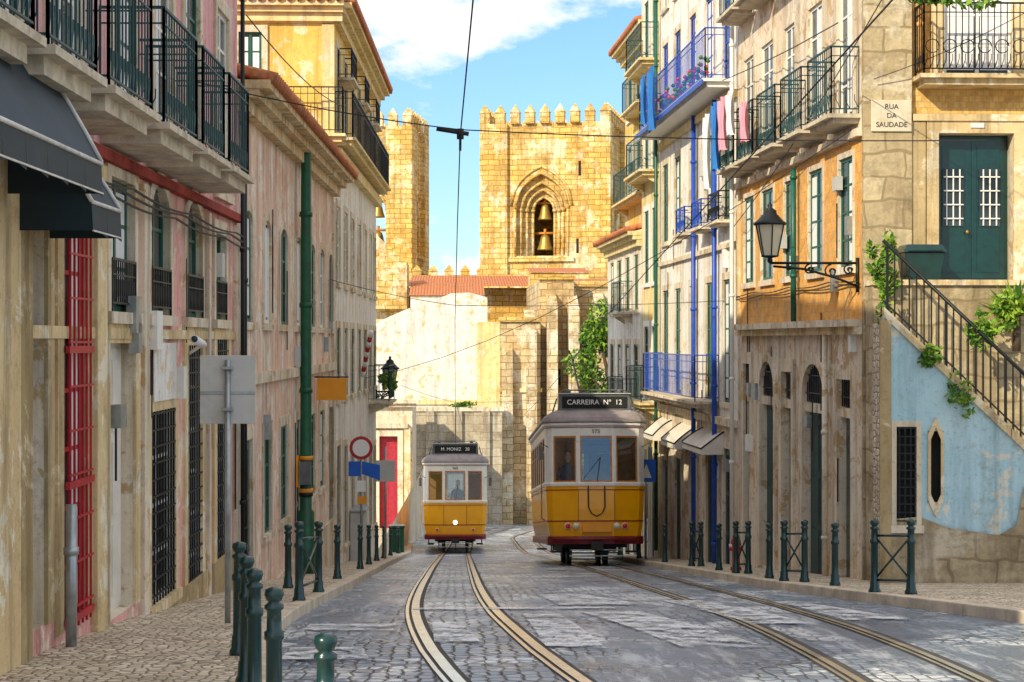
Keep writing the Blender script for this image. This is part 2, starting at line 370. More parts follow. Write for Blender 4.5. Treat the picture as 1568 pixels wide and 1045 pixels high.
def surround(mb,F,o,w=.14,pr=.02,mat='stone',sill=True,n=0.):
    a,b,c,d=o['s0'],o['s1'],o['z0'],o['z1']; e=.003
    if o.get('arch'):
        P=arcpts(o); zs=P[0][1]; cx=(a+b)/2; hw=(b-a)/2; Q=[]
        for x,z in P:
            f=(hw+w)/hw; Q.append((cx+(x-cx)*f,zs+(z-zs)*(1+w/max(.05,P[len(P)//2][1]-zs))))
        for i in range(len(P)-1):
            p,q,r,t=P[i],P[i+1],Q[i+1],Q[i]
            mb.hexa([F(p[0],n+pr,p[1]),F(q[0],n+pr,q[1]),F(r[0],n+pr,r[1]),F(t[0],n+pr,t[1]),F(p[0],n-e,p[1]),F(q[0],n-e,q[1]),F(r[0],n-e,r[1]),F(t[0],n-e,t[1])],mat)
        top=zs
    else:
        mb.box(F,a-w,b+w,n-e,n+pr,d,d+w*1.15,mat); top=d
    mb.box(F,a-w,a,n-e,n+pr,c,top-.001,mat); mb.box(F,b,b+w,n-e,n+pr,c,top-.001,mat)
    if sill: mb.box(F,a-w-.03,b+w+.03,n-e,n+pr+.04,c-.11,c-.002,mat)
def infill(mb,F,o,kind='g',n=0.,depth=DP):
    a,b,c,d=o['s0'],o['s1'],o['z0'],o['z1']; q=n-o.get('d',depth)
    fm={'g':'greenw','w':'winw','r':'redp','b':'ironblue','k':'irongreen','gr':'winw','door':'green','doorr':'doorred','doork':'irongreen','shut':'greenw','doorw':'awnw'}[kind]
    if kind in('door','doorr','doork','shut','doorw'):
        mb.box(F,a,b,q-.04,q,c,d,fm); m=(a+b)/2
        for x0,x1 in ((a+.05,m-.015),(m+.015,b-.05)):
            mb.box(F,x0,x1,q,q+.012,c+.05,d-.05,fm)
            H=d-c; z=c+.14; k_=max(2,int(H/.75)); hh=(H-.2)/k_
            for i in range(k_): mb.box(F,x0+.08,x1-.08,q+.012,q+.024,z+i*hh,z+i*hh+hh-.1,fm)
        return
    mb.poly([F(a,q,c),F(b,q,c),F(b,q,d),F(a,q,d)],'glass')
    w=.055
    mb.box(F,a,a+w,q,q+.02,c,d,fm); mb.box(F,b-w,b,q,q+.02,c,d,fm); mb.box(F,a+w,b-w,q,q+.019,c,c+w,fm); mb.box(F,a+w,b-w,q,q+.019,d-w,d,fm)
    m=(a+b)/2; mb.box(F,m-.03,m+.03,q,q+.018,c+w,d-w,fm)
    nz=max(1,int((d-c)/.55))
    for i in range(1,nz+1):
        z=c+(d-c)*i/(nz+1); mb.box(F,a+w,b-w,q,q+.014,z-.018,z+.018,fm)
    if R()<.35: mb.box(F,a+.06,m-.05,q+.003,q+.008,c+.1,d-.1,'whitec')
    if R()<.2: mb.box(F,m+.05,b-.06,q+.003,q+.008,c+.1,d-.1,'whitec')
def grille(mb,F,o,mat='iron',n=-.03,dv=.16,dh=.2):
    a,b,c,d=o['s0'],o['s1'],o['z0'],o['z1']
    x=a+dv/2
    while x<b: mb.tube([F(x,n,c),F(x,n,d)],.013,mat,4); x+=dv
    z=c+dh/2
    while z<d: mb.tube([F(a,n+.012,z),F(b,n+.012,z)],.013,mat,4); z+=dh
def railing(mb,F,P,z,h,mat,sp=.11,r=.009):
    for (a,na),(b,nb) in zip(P,P[1:]):
        L=math.hypot(b-a,nb-na); k_=max(1,int(L/sp))
        for zz,rr in ((z+h,.018),(z+.08,.013),(z+h-.14,.010)): mb.tube([F(a,na,zz),F(b,nb,zz)],rr,mat,4)
        for i in range(k_+1):
            t=i/k_; x,y=a+(b-a)*t,na+(nb-na)*t; mb.tube([F(x,y,z+(.0 if i%k_==0 else .08)),F(x,y,z+h)],r*(1.8 if i%k_==0 else 1),mat,4)
            if i<k_ and sp<.14:
                x2,y2=a+(b-a)*(i+.5)/k_,na+(nb-na)*(i+.5)/k_
                mb.tube([F(x,y,z+.08),F(x2,y2,z+.22),F(x2,y2,z+.3)],r*.8,mat,3,False)
def balcony(mb,F,a,b,z,dep=.6,h=1.,rail='irongreen',slab='concrete',th=.16,sp=.11,br=True):
    mb.box(F,a+.05,b-.05,-.003,dep-.06,z-th,z-.05,slab); mb.box(F,a-.04,b+.04,-.002,dep+.04,z-.05,z+.012,slab)
    if br:
        for x in (a+.15,b-.27):
            mb.hexa([F(x,0,z-th-.22),F(x,0,z-th-.002),F(x,dep*.7,z-th-.002),F(x,dep*.7,z-th-.04),F(x+.12,0,z-th-.22),F(x+.12,0,z-th-.002),F(x+.12,dep*.7,z-th-.002),F(x+.12,dep*.7,z-th-.04)],slab)
    railing(mb,F,[(a+.03,.0),(a+.03,dep-.03),(b-.03,dep-.03),(b-.03,0)],z+.012,h,rail,sp)
def shell(mb,F,s0,s1,z0,z1,dep,mat,roof='roof',ends=(1,1),rise=1.6):
    if ends[0]: mb.poly([F(s0,0,z0),F(s0,-dep,z0),F(s0,-dep,z1),F(s0,0,z1)],mat)
    if ends[1]: mb.poly([F(s1,0,z0),F(s1,-dep,z0),F(s1,-dep,z1),F(s1,0,z1)],mat)
    mb.poly([F(s0,-dep,z0),F(s1,-dep,z0),F(s1,-dep,z1),F(s0,-dep,z1)],mat)
    h=dep/2
    a,b,c,d=F(s0,.25,z1+.01),F(s1,.25,z1+.01),F(s1,-h,z1+rise),F(s0,-h,z1+rise); e,f=F(s1,-dep,z1+.01),F(s0,-dep,z1+.01)
    mb.poly([a,b,c,d],roof); mb.poly([d,c,e,f],roof); mb.poly([a,d,f],mat); mb.poly([b,c,e],mat)
def O(a,b,zlo,zhi,**k_): return dict(s0=a,s1=b,z0=zlo,z1=zhi,**k_)
def eave(mb,F,a,b,z,pr=.4,mat='stone',tile='roof'):
    mb.box(F,a,b,.0,pr*.35,z-.42,z-.24,mat); mb.box(F,a-.02,b+.02,.0,pr*.65,z-.238,z-.12,mat); mb.box(F,a-.04,b+.04,0,pr,z-.118,z,mat)
    x=a
    while x<b:
        mb.tube([F(x+.1,pr+.08,z+.03),F(x+.1,-.6,z+.30)],.085,tile,6); x+=.21
def pipe(mb,F,s,n,z0,z1,mat,r=.05):
    mb.tube([F(s,n,z0),F(s,n,z1)],r,mat,8)
    z=z0+.8
    while z<z1: mb.lathe(F(s,n,z),[(r*1.35,0),(r*1.35,.06)],mat,8); z+=1.7
def clutter(mb,F,s0,s1,z0,z1,cnt):
    """meter boxes, conduits, vents and slack cables fixed to the wall"""
    for i in range(cnt):
        s=U(s0,s1); z=U(z0,z1)
        if R()<.4: mb.box(F,s,s+U(.15,.3),.004,.10,z,z+U(.2,.4),random.choice(['winw','signgrey','metal']))
        else: mb.tube([F(s,.03,z),F(s,.03,z-U(.6,1.8))],.013,'cable',4)
FL=Fr((XL(0),0),(XL(100),100),1)
FR=Fr((XR(0),0),(XR(100),100),-1)
def bld(name,F,s0): return empty(name,tuple(F(s0,0,gz(s0))))
# ------------------------------------------------------------------ LEFT pink townhouse
e=bld('pink_townhouse',FL,18); mb=MB(); w2=MB(); bl=MB()
ops=[O(9.4,11.5,-2.2,.9,k='doork',d=.25),O(12.78,13.3,-2.2,1.0,k='g',d=.3),O(13.8,14.6,-2.35,1.05,k='r',d=.04),
 O(15.45,16.55,-2.55,-.02,k='doorw',d=.12),O(17.3,18.6,-2.7,-.72,k='gr',d=.06),O(19.35,20.3,-3.0,-.05,k='gr',d=.06),O(21.35,22.3,-3.1,.02,k='gr',d=.06),
 O(15.5,16.5,.27,1.5,k='g',d=.07),O(17.3,18.3,.27,1.62,arch=1,rise=.38,k='g',d=.07),O(19.3,20.3,.27,1.62,arch=1,rise=.38,k='g',d=.07),O(21.3,22.1,.27,1.35,k='g',d=.07)]
for i,x in enumerate((9.9,11.6,13.4,15.6,17.5,19.2,21.4)): ops.append(O(x,x+.95,1.9,4.2,k='g' if i%2 else 'w'))
for x in (9.9,11.6,13.4,15.6,17.5,19.2,21.4): ops.append(O(x,x+.95,5.2,7.2,k='g'))
lo=[o for o in ops if o['z1']<1.75]; up=[o for o in ops if o['z0']>1.75]
wall(mb,FL,6,23.2,-5,1.72,lo,'pink'); wall(mb,FL,6,23.2,1.72,8.6,up,'pinkup'); shell(mb,FL,6,23.2,-5,8.6,9,'pinkup')
for o in ops:
    big=o['z1']-o['z0']>2.4 and o['z0']<0
    surround(w2,FL,o,.20 if big else .15,.03,'jamb' if o['s0']<14.5 and o['z0']<0 else ('ochre_stone' if o['z0']<0 else 'stone'),sill=not big)
    infill(w2,FL,o,o['k'])
for o in lo[4:7]: grille(w2,FL,o,'iron',n=.01,dv=.15,dh=.17)
grille(w2,FL,lo[2],'redp',n=.06,dv=.14,dh=.36)
for zz in (-2.3,-1.2,-.1,.95): w2.box(FL,13.78,14.63,.045,.08,zz,zz+.06,'redp')
for o in lo[7:]: railing(bl,FL,[(o['s0'],.03),(o['s1'],.03)],o['z0'],.48,'iron',.09)
for a,b,m in ((11.9,12.45,'ochre_stone'),(12.46,12.76,'jamb'),(14.82,15.2,'ochre_stone'),(16.8,17.05,'stone'),(20.6,20.75,'stone'),(22.85,23.2,'stone')): mb.box(FL,a,b,.001,.06,-5,1.55,m)
mb.box(FL,6,23.15,.001,.09,1.60,1.70,'red'); mb.box(FL,6,23.15,.001,.04,-.02+.04,.12,'ochre_stone')
mb.box(FL,6,23.15,.001,.04,-5,-2.75,'jamb')
for a,b in ((9.0,10.9),(11.2,12.6),(12.95,14.6),(15.1,16.8),(17.1,18.5),(18.8,20.3)): balcony(bl,FL,a,b,1.92,.60,1.02,'irongreen','concrete',.17,.12,False); balcony(bl,FL,a,b,5.2,.6,1.02,'irongreen','concrete',.17,.15,False)
pipe(bl,FL,13.62,.13,-2.5,-1.3,'metal',.045); pipe(bl,FL,22.95,.11,-3,5,'iron',.03)
mb.box(FL,17.35,18.55,.035,.045,-.62,-.02,'white')
for zz,ph in ((1.42,0),(1.37,.6),(1.30,1.1)):
    bl.tube([FL(s,.12,zz-.05*math.sin(((s+ph)%3.2)/3.2*math.pi)) for s in ys(9,23,.35)],.013,'cable',4)
clutter(bl,FL,15,23,-1,1.2,12)
mb.build('walls',e); w2.build('windows_and_doors',e); bl.build('balconies_and_pipes',e)
def awning(F,a,b,zt,zo,dep,mat,trim='trimw',val=.2):
    e=empty('shop_awning',tuple(F((a+b)/2,dep/2,zo))); m=MB(); S=ys(a,b,.25); K=6
    def P(s,t): return F(s,dep*t,zt+(zo-zt)*(t**1.25)+.012*math.sin(s*6+t*4))
    vs=[P(s,t/K) for s in S for t in range(K+1)]; n=K+1
    m.add(vs,[[i*n+j,i*n+j+1,(i+1)*n+j+1,(i+1)*n+j] for i in range(len(S)-1) for j in range(K)],mat,True)
    for i in range(len(S)-1):
        s0,s1=S[i],S[i+1]; m.poly([F(s0,dep,zo),F(s1,dep,zo),F(s1,dep+.01,zo-val-.03*(i%2)),F(s0,dep+.01,zo-val)],mat)
    for s in (a,b):
        m.poly([P(s,t/K) for t in range(K+1)]+[F(s,dep,zo-val),F(s,0,zo-val)],mat)
        m.tube([P(s,t/K)+Vector((0,0,.012)) for t in range(K+1)],.018,trim,5)
    m.tube([F(a,dep,zo+.01),F(b,dep,zo+.01)],.018,trim,5); m.tube([F(a,dep+.012,zo-val),F(b,dep+.012,zo-val)],.008,trim,4)
    m.build('canvas',e,recalc=False)
awning(FL,8.2,12.1,2.35,1.24,.72,'awn'); awning(FL,12.4,13.35,1.75,1.0,.58,'awn')
# ------------------------------------------------------------------ beige townhouse
e=bld('beige_townhouse',FL,30); mb=MB(); w2=MB()
cols=[(23.8,24.6),(25.8,26.6),(27.8,28.7),(30,30.8),(32.2,33.1),(34,34.9),(35.9,36.6)]
ops=[O(a,b,.27,1.85,arch=1,rise=.18,k='w' if i%2 else 'g') for i,(a,b) in enumerate(cols)]+[O(a,b,-2.95 if i%3 else -4.0-.11*(a-26),-1.4,k='g' if i%3 else 'door') for i,(a,b) in enumerate(cols)]
wall(mb,FL,23.2,37,-6,3.5,ops,'beige'); shell(mb,FL,23.2,37,-6,3.5,9,'beige',ends=(0,0),rise=1.1)
for o in ops: surround(w2,FL,o,.14,.02,'stone'); infill(w2,FL,o,o['k'])
mb.box(FL,23.2,37,.001,.08,-.62,-.46,'stone'); mb.box(FL,36.6,37,.001,.05,-6,3.0,'stone'); mb.box(FL,23.2,37,.001,.03,-6,-3.8,'stone')
eave(mb,FL,23.2,37,3.55,.45,'ochre_stone'); pipe(w2,FL,31.5,.08,-4,3.2,'metal',.04); pipe(w2,FL,23.35,.08,-3.4,3.2,'iron',.035)
clutter(w2,FL,24,36,-2,3,10)
mb.build('walls',e); w2.build('windows_and_doors',e)
# ------------------------------------------------------------------ yellow/white townhouse with sunlit gable
e=bld('yellow_townhouse',FL,42); mb=MB(); w2=MB(); bl=MB()
cols=[37.7,39.6,41.5,43.6,45.6,47.6,49.2]
ops=[O(a,a+.8,z,z+h,k=kk) for a in cols for z,h,kk in ((-4.6-.06*(a-37),2.3,'door' if int(a)%2 else 'w'),(-1.3,1.6,'g'),(1.3,1.7,'w'),(4.62,1.9,'g'))]
lo=[o for o in ops if o['z1']<4.1]; up=[o for o in ops if o['z0']>4.1]
wall(mb,FL,37,50.3,-8,4.2,lo,'white'); wall(mb,FL,37,50.3,4.2,7.3,up,'yellow'); shell(mb,FL,37,50.3,-8,7.3,9,'yellow',ends=(0,1),rise=.9)
for o in ops: surround(w2,FL,o,.13,.02,'stone'); infill(w2,FL,o,o['k'])
FG=Fr((XL(37)-9,37),(XL(37),37),1)
gops=[O(6.95-.0,7.45,5.45,6.7,k='g'),O(4.2,4.9,5.55,6.75,k='g')]
wall(mb,FG,0,9,-6,7.3,gops,'yellow')
for o in gops: surround(w2,FG,o,.13,.05,'stone'); infill(w2,FG,o,o['k'])
mb.box(FG,0,9.0,.001,.12,4.2,4.38,'yellowpale'); mb.box(FG,6.5,9.02,.001,.05,6.9,7.1,'yellowpale'); mb.box(FG,8.75,9.02,.001,.04,4.4,6.88,'yellowpale')
eave(mb,FG,0,9.2,7.35,.35,'yellowpale'); eave(mb,FL,37,50.3,7.35,.4,'yellowpale')
mb.box(FL,36.9,50.3,.001,.18,3.95,4.19,'yellowpale')
balcony(bl,FL,37.3,50,4.45,.42,1.,'iron','yellowpale',.16,.2,False)
balcony(bl,FG,8.0,9.25,4.45,.42,1.,'iron','yellowpale',.16,.14,False)
for a in (38.2,42.2,46.2): balcony(bl,FL,a,a+1.4,5.9,.32,.65,'iron','stone',.08,.16,False)
balcony(bl,FL,47.2,49.7,-1.7,.6,1.,'irongreen','concrete',.14,.14)
mb.build('walls',e); w2.build('windows_and_doors',e); bl.build('balconies',e)
# ------------------------------------------------------------------ RIGHT: ochre tiled house
e=bld('tiled_townhouse',FR,30); mb=MB(); w2=MB(); bl=MB()
cols=[(33.0,33.9),(31.3,32.3),(29.6,30.4),(27.7,28.6),(25.85,26.65)]
f2=[O(a,b,1.15,2.85,k='g') for a,b in cols]
f3=[O(a,b,3.45,5.6,k='w') for a,b in cols]; f4=[O(a,b,6.5,8.6,k='w') for a,b in cols]
g=[O(33.3,33.9,-4.55,-.45,k='door',d=.12),O(31.2,32.4,-4.3,-.38,arch=1,rise=.5,k='doork',d=.12),O(29.8,30.55,-4.2,-.55,k='door',d=.12),O(27.55,29.0,-4.1,-.38,arch=1,rise=.55,k='doork',d=.12),O(25.9,26.7,-3.9,-.6,k='door',d=.12)]
wall(mb,FR,25.3,34.6,-6,.25,g,'greyup'); wall(mb,FR,25.3,34.6,.25,3.2,f2,'otile'); wall(mb,FR,25.3,34.6,3.2,9.4,f3+f4,'greyup'); shell(mb,FR,25.3,34.6,-6,9.4,9,'greyup',ends=(0,1))
for o in g:
    surround(w2,FR,o,.2,.04,'stone',sill=False); infill(w2,FR,o,o['k']); w2.box(FR,o['s0'],o['s1'],-.09,-.02,-1.2,-1.05,'stone'); grille(w2,FR,O(o['s0'],o['s1'],-1.03,o['z1']),'iron',n=-.05,dv=.12,dh=.3)
    w2.box(FR,o['s0']+.02,o['s1']-.02,-.093,-.085,-1.0,o['z1']-.05,'glass')
for o in f2: surround(w2,FR,o,.08,.02,'greyup'); infill(w2,FR,o,o['k'])
for o in f3+f4: surround(w2,FR,o,.14,.02,'stone'); infill(w2,FR,o,o['k'])
mb.box(FR,25.3,34.6,.001,.10,3.08,3.2,'stone'); mb.box(FR,25.3,33.9,.001,.26,.22,.33,'stone'); mb.box(FR,25.3,34.2,.001,.14,.10,.218,'ochre_stone')
for a,b in ((34.3,34.6),): mb.box(FR,a,b,.001,.04,.335,3.07,'ochre_stone')
for a,b in ((25.5,27.0),(27.4,28.9),(29.3,30.8),(31.1,32.6),(32.9,34.3)): balcony(bl,FR,a,b,3.42,.46,1.02,'irongreen','concrete',.12,.12,False); balcony(bl,FR,a,b,6.5,.46,1.,'irongreen','concrete',.12,.15,False)
pipe(bl,FR,29.25,.12,.3,3.0,'greenw',.05); pipe(bl,FR,34.5,.14,-5,9,'winw',.045); pipe(bl,FR,27.2,.1,-4,.1,'stone',.045)
for zz,ph in ((.95,0),(.88,1)): bl.tube([FR(s,.05,zz-.05*math.sin(((s+ph)%3)/3*math.pi)) for s in ys(25.4,34.5,.35)],.012,'cable',4)
clutter(bl,FR,25.5,34,-2.5,2.8,22)
mb.build('walls',e); w2.build('windows_and_doors',e); bl.build('balconies_and_pipes',e)
# ------------------------------------------------------------------ RIGHT: white house with blue ironwork
e=bld('white_townhouse',FR,40); mb=MB(); w2=MB(); bl=MB()
cols=[35.2,37.2,39.3,41.4,43.3]
ops=[O(a,a+.85,z,z+h,k=kk) for i,a in enumerate(cols) for z,h,kk in ((-5.5+.1*(40-a),2.75,'doork' if i%2 else 'door'),(-1.3,2.6,'g'),(2.55,2.0,'g'),(5.45,2.2,'b'),(8.6,1.4,'w'))]
lo=[o for o in ops if o['z1']<-1.9]; up=[o for o in ops if o['z1']>-1.9]
wall(mb,FR,34.6,44.7,-8,-1.7,lo,'greyup'); wall(mb,FR,34.6,44.7,-1.7,10.4,up,'white'); shell(mb,FR,34.6,44.7,-8,10.4,9,'white',ends=(0,1))
for o in ops: surround(w2,FR,o,.13,.02,'stone'); infill(w2,FR,o,o['k'])
mb.box(FR,34.6,44.7,.001,.12,-1.78,-1.62,'stone'); mb.box(FR,34.6,44.7,.001,.10,5.0,5.16,'yellowpale'); mb.box(FR,34.6,44.7,.001,.08,1.95,2.05,'stone')
balcony(bl,FR,35,44.4,5.42,.62,1.05,'ironblue','winw',.16,.15,False); bl.box(FR,34.9,44.5,.665,.69,5.3,5.40,'ironblue')
balcony(bl,FR,36.6,44.2,-1.32,.55,1.0,'ironblue','stone',.14,.15)
for a in (37.0,39.1,35.0): balcony(bl,FR,a,a+1.25,2.5,.34,.6,'ironblue' if a>36 else 'iron','stone',.08,.13,False)
for s in (36.5,39.05): pipe(bl,FR,s,.12,-5.2,5.2,'ironblue',.055)
pipe(bl,FR,44.5,.14,-5.5,10,'greenw',.05)
for s in ys(35.6,44,.7):
    for j in range(9): c=FR(s+U(-.2,.2),.52+U(-.08,.08),5.6+U(0,.35)); bl.lathe(c,[(.02,-.04),(.06,0),(.02,.05)],'leaf' if j%3 else 'flower',5)
clutter(bl,FR,35,44,-3,4.5,14)
mb.build('walls',e); w2.build('windows_and_doors',e); bl.build('balconies_and_pipes',e)
# ------------------------------------------------------------------ RIGHT: narrow cream house
e=bld('cream_townhouse',FR,46); mb=MB(); w2=MB(); bl=MB()
ops=[O(a,a+.8,z,z+h,k='g') for a in (45.2,46.6) for z,h in ((-6.1,2.6),(-1.6,2.),(1.6,2.),(4.6,2.),(7.6,1.8))]
wall(mb,FR,44.7,48,-9,10.2,ops,'yellowpale'); shell(mb,FR,44.7,48,-9,10.2,9,'yellowpale',ends=(0,1))
for o in ops: surround(w2,FR,o,.14,.02,'winw'); infill(w2,FR,o,o['k'])
for z in (-1.65,4.55,7.5): balcony(bl,FR,44.9,47.8,z,.5,.95,'irongreen','yellowpale',.15,.16)
mb.build('walls',e); w2.build('windows_and_doors',e); bl.build('balconies',e)
e=bld('low_house',FR,52); mb=MB(); w2=MB(); bl=MB()
ops=[O(a,a+.85,z,z+h,k=kk) for a in (48.6,50.4,52.2,54) for z,h,kk in ((-6.7,2.5,'doork'),(-2.0,1.9,'g'),(.9,1.6,'g'))]
wall(mb,FR,48,55.6,-10,3.1,ops,'white'); shell(mb,FR,48,55.6,-10,3.1,8,'white',ends=(0,1),rise=1.0)
for o in ops: surround(w2,FR,o,.14,.02,'stone'); infill(w2,FR,o,o['k'])
eave(mb,FR,48,55.6,3.12,.4,'yellowpale'); balcony(bl,FR,48.5,52,-2.05,.5,.95,'irongreen','stone',.12,.16); balcony(bl,FR,49.9,51.8,.85,.4,.9,'irongreen','stone',.12,.16)
mb.build('walls',e); w2.build('windows_and_doors',e); bl.build('balconies',e)
FR2=Fr((XR(0)+.35,0),(XR(100)+.35,100),-1)
e=bld('yellow_setback_house',FR2,50); mb=MB(); w2=MB(); bl=MB()
ops=[O(a,a+.85,z,z+1.7,k='g') for a in (48.7,50.6,52.4) for z in (4.3,6.9)]
wall(mb,FR2,48.02,54,3.3,9.1,ops,'yellow'); shell(mb,FR2,48.02,54,3.3,9.1,6,'yellow',ends=(1,1),rise=1.)
for o in ops: surround(w2,FR2,o,.14,.02,'winw'); infill(w2,FR2,o,o['k'])
eave(mb,FR2,48,54,9.1,.45,'yellowpale'); balcony(bl,FR2,48.2,53.6,4.25,.45,.95,'irongreen','yellowpale',.12,.16); balcony(bl,FR2,48.2,51.6,6.85,.45,.95,'irongreen','yellowpale',.12,.16)
mb.build('walls',e); w2.build('windows_and_doors',e); bl.build('balconies',e)
# ------------------------------------------------------------------ RIGHT: corner house facing the camera
yb=25.3; FC=Fr((0,yb),(10,yb),1)   # s = world x, n = towards camera
e=empty('corner_house',(8,yb,-3.6)); mb=MB(); w2=MB(); bl=MB()
ops=[O(7.22,8.36,.9,3.12,k='door',d=.25),O(7.3,8.34,3.98,6.3,k='w'),O(9.6,10.6,3.98,6.3,k='w'),O(9.6,10.6,1.2,2.9,k='g')]
x0=XR(yb)
wall(mb,FC,x0,14,-5,3.35,[ops[0],ops[3]],'ochre_stone'); wall(mb,FC,x0,14,3.35,9,ops[1:3],'otile2')
mb.poly([FC(14,0,-5),FC(14,-9,-5),FC(14,-9,9),FC(14,0,9)],'stone')
mb.poly([FC(x0,.0,9),FC(14,0,9),FC(14,-9,9),FC(x0,-9,9)],'roof')
mb.box(FC,x0-.02,6.80,.001,.10,-5,9,'rubble'); mb.box(FC,6.80,7.02,.001,.06,.7,3.29,'jamb'); mb.box(FC,8.6,9.2,.001,.05,.7,3.29,'ochre_stone')
for o in ops: surround(w2,FC,o,.18,.06,'ochre_stone'); infill(w2,FC,o,o['k'])
for c in (7.51,8.07):
    o=O(c-.15,c+.15,1.75,2.6); w2.box(FC,c-.16,c+.16,-.222,-.205,1.74,2.61,'glass'); grille(w2,FC,o,'winw',n=-.19,dv=.1,dh=.21)
w2.lathe(FC(7.72,-.18,1.65),[(.015,-.03),(.03,0),(.015,.03)],'bell',8)
w2.box(FC,7.7,7.9,-.0,.08,3.2,3.27,'winw')
mb.box(FC,6.82,14,.001,.09,3.30,3.40,'ochre_stone')
balcony(bl,FC,6.85,9.2,3.93,.5,1.05,'iron','ochre_stone',.14,.095,False); balcony(bl,FC,9.4,11.5,3.93,.5,1.05,'iron','ochre_stone',.14,.1,False)
for i in range(9):
    c=FC(7.0+i*.26,.49,4.35); bl.tube([c+Vector((.10*math.cos(t),0,.10*math.sin(t))) for t in [j*math.pi/6 for j in range(12)]],.009,'iron',4,False)
pipe(bl,FC,6.93,.13,3.9,9,'otile',.05)
mb.build('walls',e); w2.build('windows_and_doors',e); bl.build('balconies',e)
pl=empty('street_name_plaque',(6.5,yb-.13,3.35)); p=MB(); p.box(FC,6.18,6.79,.101,.135,3.13,3.60,'marble'); p.build('marble_slab',pl,bevel=.01)
for i,(tx) in enumerate(('RUA','DA','SAUDADE')): text(tx,.105,'letters',pl,Matrix.Translation((-.015,-.008,.15-.135*i))@Matrix.Rotation(math.pi/2,4,'X'))
# terrace, ramp and blue parapet wall
FB=Fr((6.08,24.05),(9.6,23.55),1)
e=empty('ramp_parapet_wall',(7.5,23.9,-3.6)); mb=MB()
L=3.55
ops=[O(.18,.46,-2.62,-1.22),O(.62,.84,-2.30,-1.28)]
def zt(s): return .36-.97*s
xs=[0,.18,.46,.62,.84,1.4,2,2.6,3.2,L]
for a,b in zip(xs,xs[1:]):
    o=[q for q in ops if abs(q['s0']-a)<1e-6]
    if o:
        o=o[0]; mb.poly([FB(a,0,-4.2),FB(b,0,-4.2),FB(b,0,o['z0']),FB(a,0,o['z0'])],'blue'); mb.poly([FB(a,0,o['z1']),FB(b,0,o['z1']),FB(b,0,zt(b)),FB(a,0,zt(a))],'blue')
        for x in (a,b): mb.poly([FB(x,0,o['z0']),FB(x,0,o['z1']),FB(x,-.15,o['z1']),FB(x,-.15,o['z0'])],'stone')
        for z in (o['z0'],o['z1']): mb.poly([FB(a,0,z),FB(b,0,z),FB(b,-.15,z),FB(a,-.15,z)],'stone')
        mb.poly([FB(a,-.15,o['z0']),FB(b,-.15,o['z0']),FB(b,-.15,o['z1']),FB(a,-.15,o['z1'])],'dark')
        if a<.5: surround(mb,FB,o,.07,.04,'stone')
    else: mb.poly([FB(a,0,-4.2),FB(b,0,-4.2),FB(b,0,zt(b)),FB(a,0,zt(a))],'blue')
grille(mb,FB,ops[0],'iron',n=.02,dv=.08,dh=.12)
nc=.73; A=[(nc,-1.08),(nc-.11,-1.32),(nc-.11,-2.26),(nc,-2.5),(nc+.11,-2.26),(nc+.11,-1.32)]; Bq=[(nc,-1.22),(nc-.07,-1.4),(nc-.07,-2.18),(nc,-2.34),(nc+.07,-2.18),(nc+.07,-1.4)]
for i in range(6):
    p,q=A[i],A[(i+1)%6]; r_,t_=Bq[(i+1)%6],Bq[i]; mb.hexa([FB(x,.04,z) for x,z in (p,q,r_,t_)]+[FB(x,.0,z) for x,z in (p,q,r_,t_)],'ochre_stone')
mb.poly([FB(0,0,-4.2),FB(0,-.3,-4.2),FB(0,-.3,zt(0)),FB(0,0,zt(0))],'stone')
def slab(s0,s1,n0,n1,dz0,dz1,mat): mb.hexa([FB(s0,n0,zt(s0)+dz0),FB(s1,n0,zt(s1)+dz0),FB(s1,n0,zt(s1)+dz1),FB(s0,n0,zt(s0)+dz1),FB(s0,n1,zt(s0)+dz0),FB(s1,n1,zt(s1)+dz0),FB(s1,n1,zt(s1)+dz1),FB(s0,n1,zt(s0)+dz1)],mat)
for i in range(6): slab(i*.59+.005,(i+1)*.59-.005,.05,-.32,-.01,.13,'ochre_stone')
mb.poly([FB(.0,.03,-4.2),FB(L,.03,-4.2),FB(L,.03,-2.35),FB(2.3,.03,-2.05),FB(1.95,.03,-2.05),FB(1.85,.03,-2.6),FB(1.6,.03,-2.75),FB(.9,.03,-2.65),FB(.5,.03,-2.5),FB(.0,.03,-2.55)],'rubble')
mb.box(FB,-.06,.10,.035,.09,-4.2,.3,'jamb')
mb.hexa([FB(0,-.32,zt(0)-.1),FB(L,-.32,zt(L)-.1),FB(L,-.32,-4.2),FB(0,-.32,-4.2),W(6.1,24.75,zt(0)-.1),W(9.7,24.75,zt(L)-.1),W(9.7,24.75,-4.2),W(6.1,24.75,-4.2)],'side')
mb.box(FC,6.1,12,.12,.54,-4.2,.82,'rubble'); mb.box(FC,6.08,12,.115,.60,.82,.90,'ochre_stone')
mb.build('masonry',e)
r=MB()
for i in range(34):
    s=.06+i*.103
    if s<L: r.tube([FB(s,-.05,zt(s)+.13),FB(s,-.05,zt(s)+1.08)],.013 if i%8 else .024,'iron',4)
r.tube([FB(0,-.05,zt(0)+1.08),FB(L,-.05,zt(L)+1.08)],.026,'iron',6); r.tube([FB(0,-.05,zt(0)+.22),FB(L,-.05,zt(L)+.22)],.016,'iron',4)
r.build('ramp_railing')
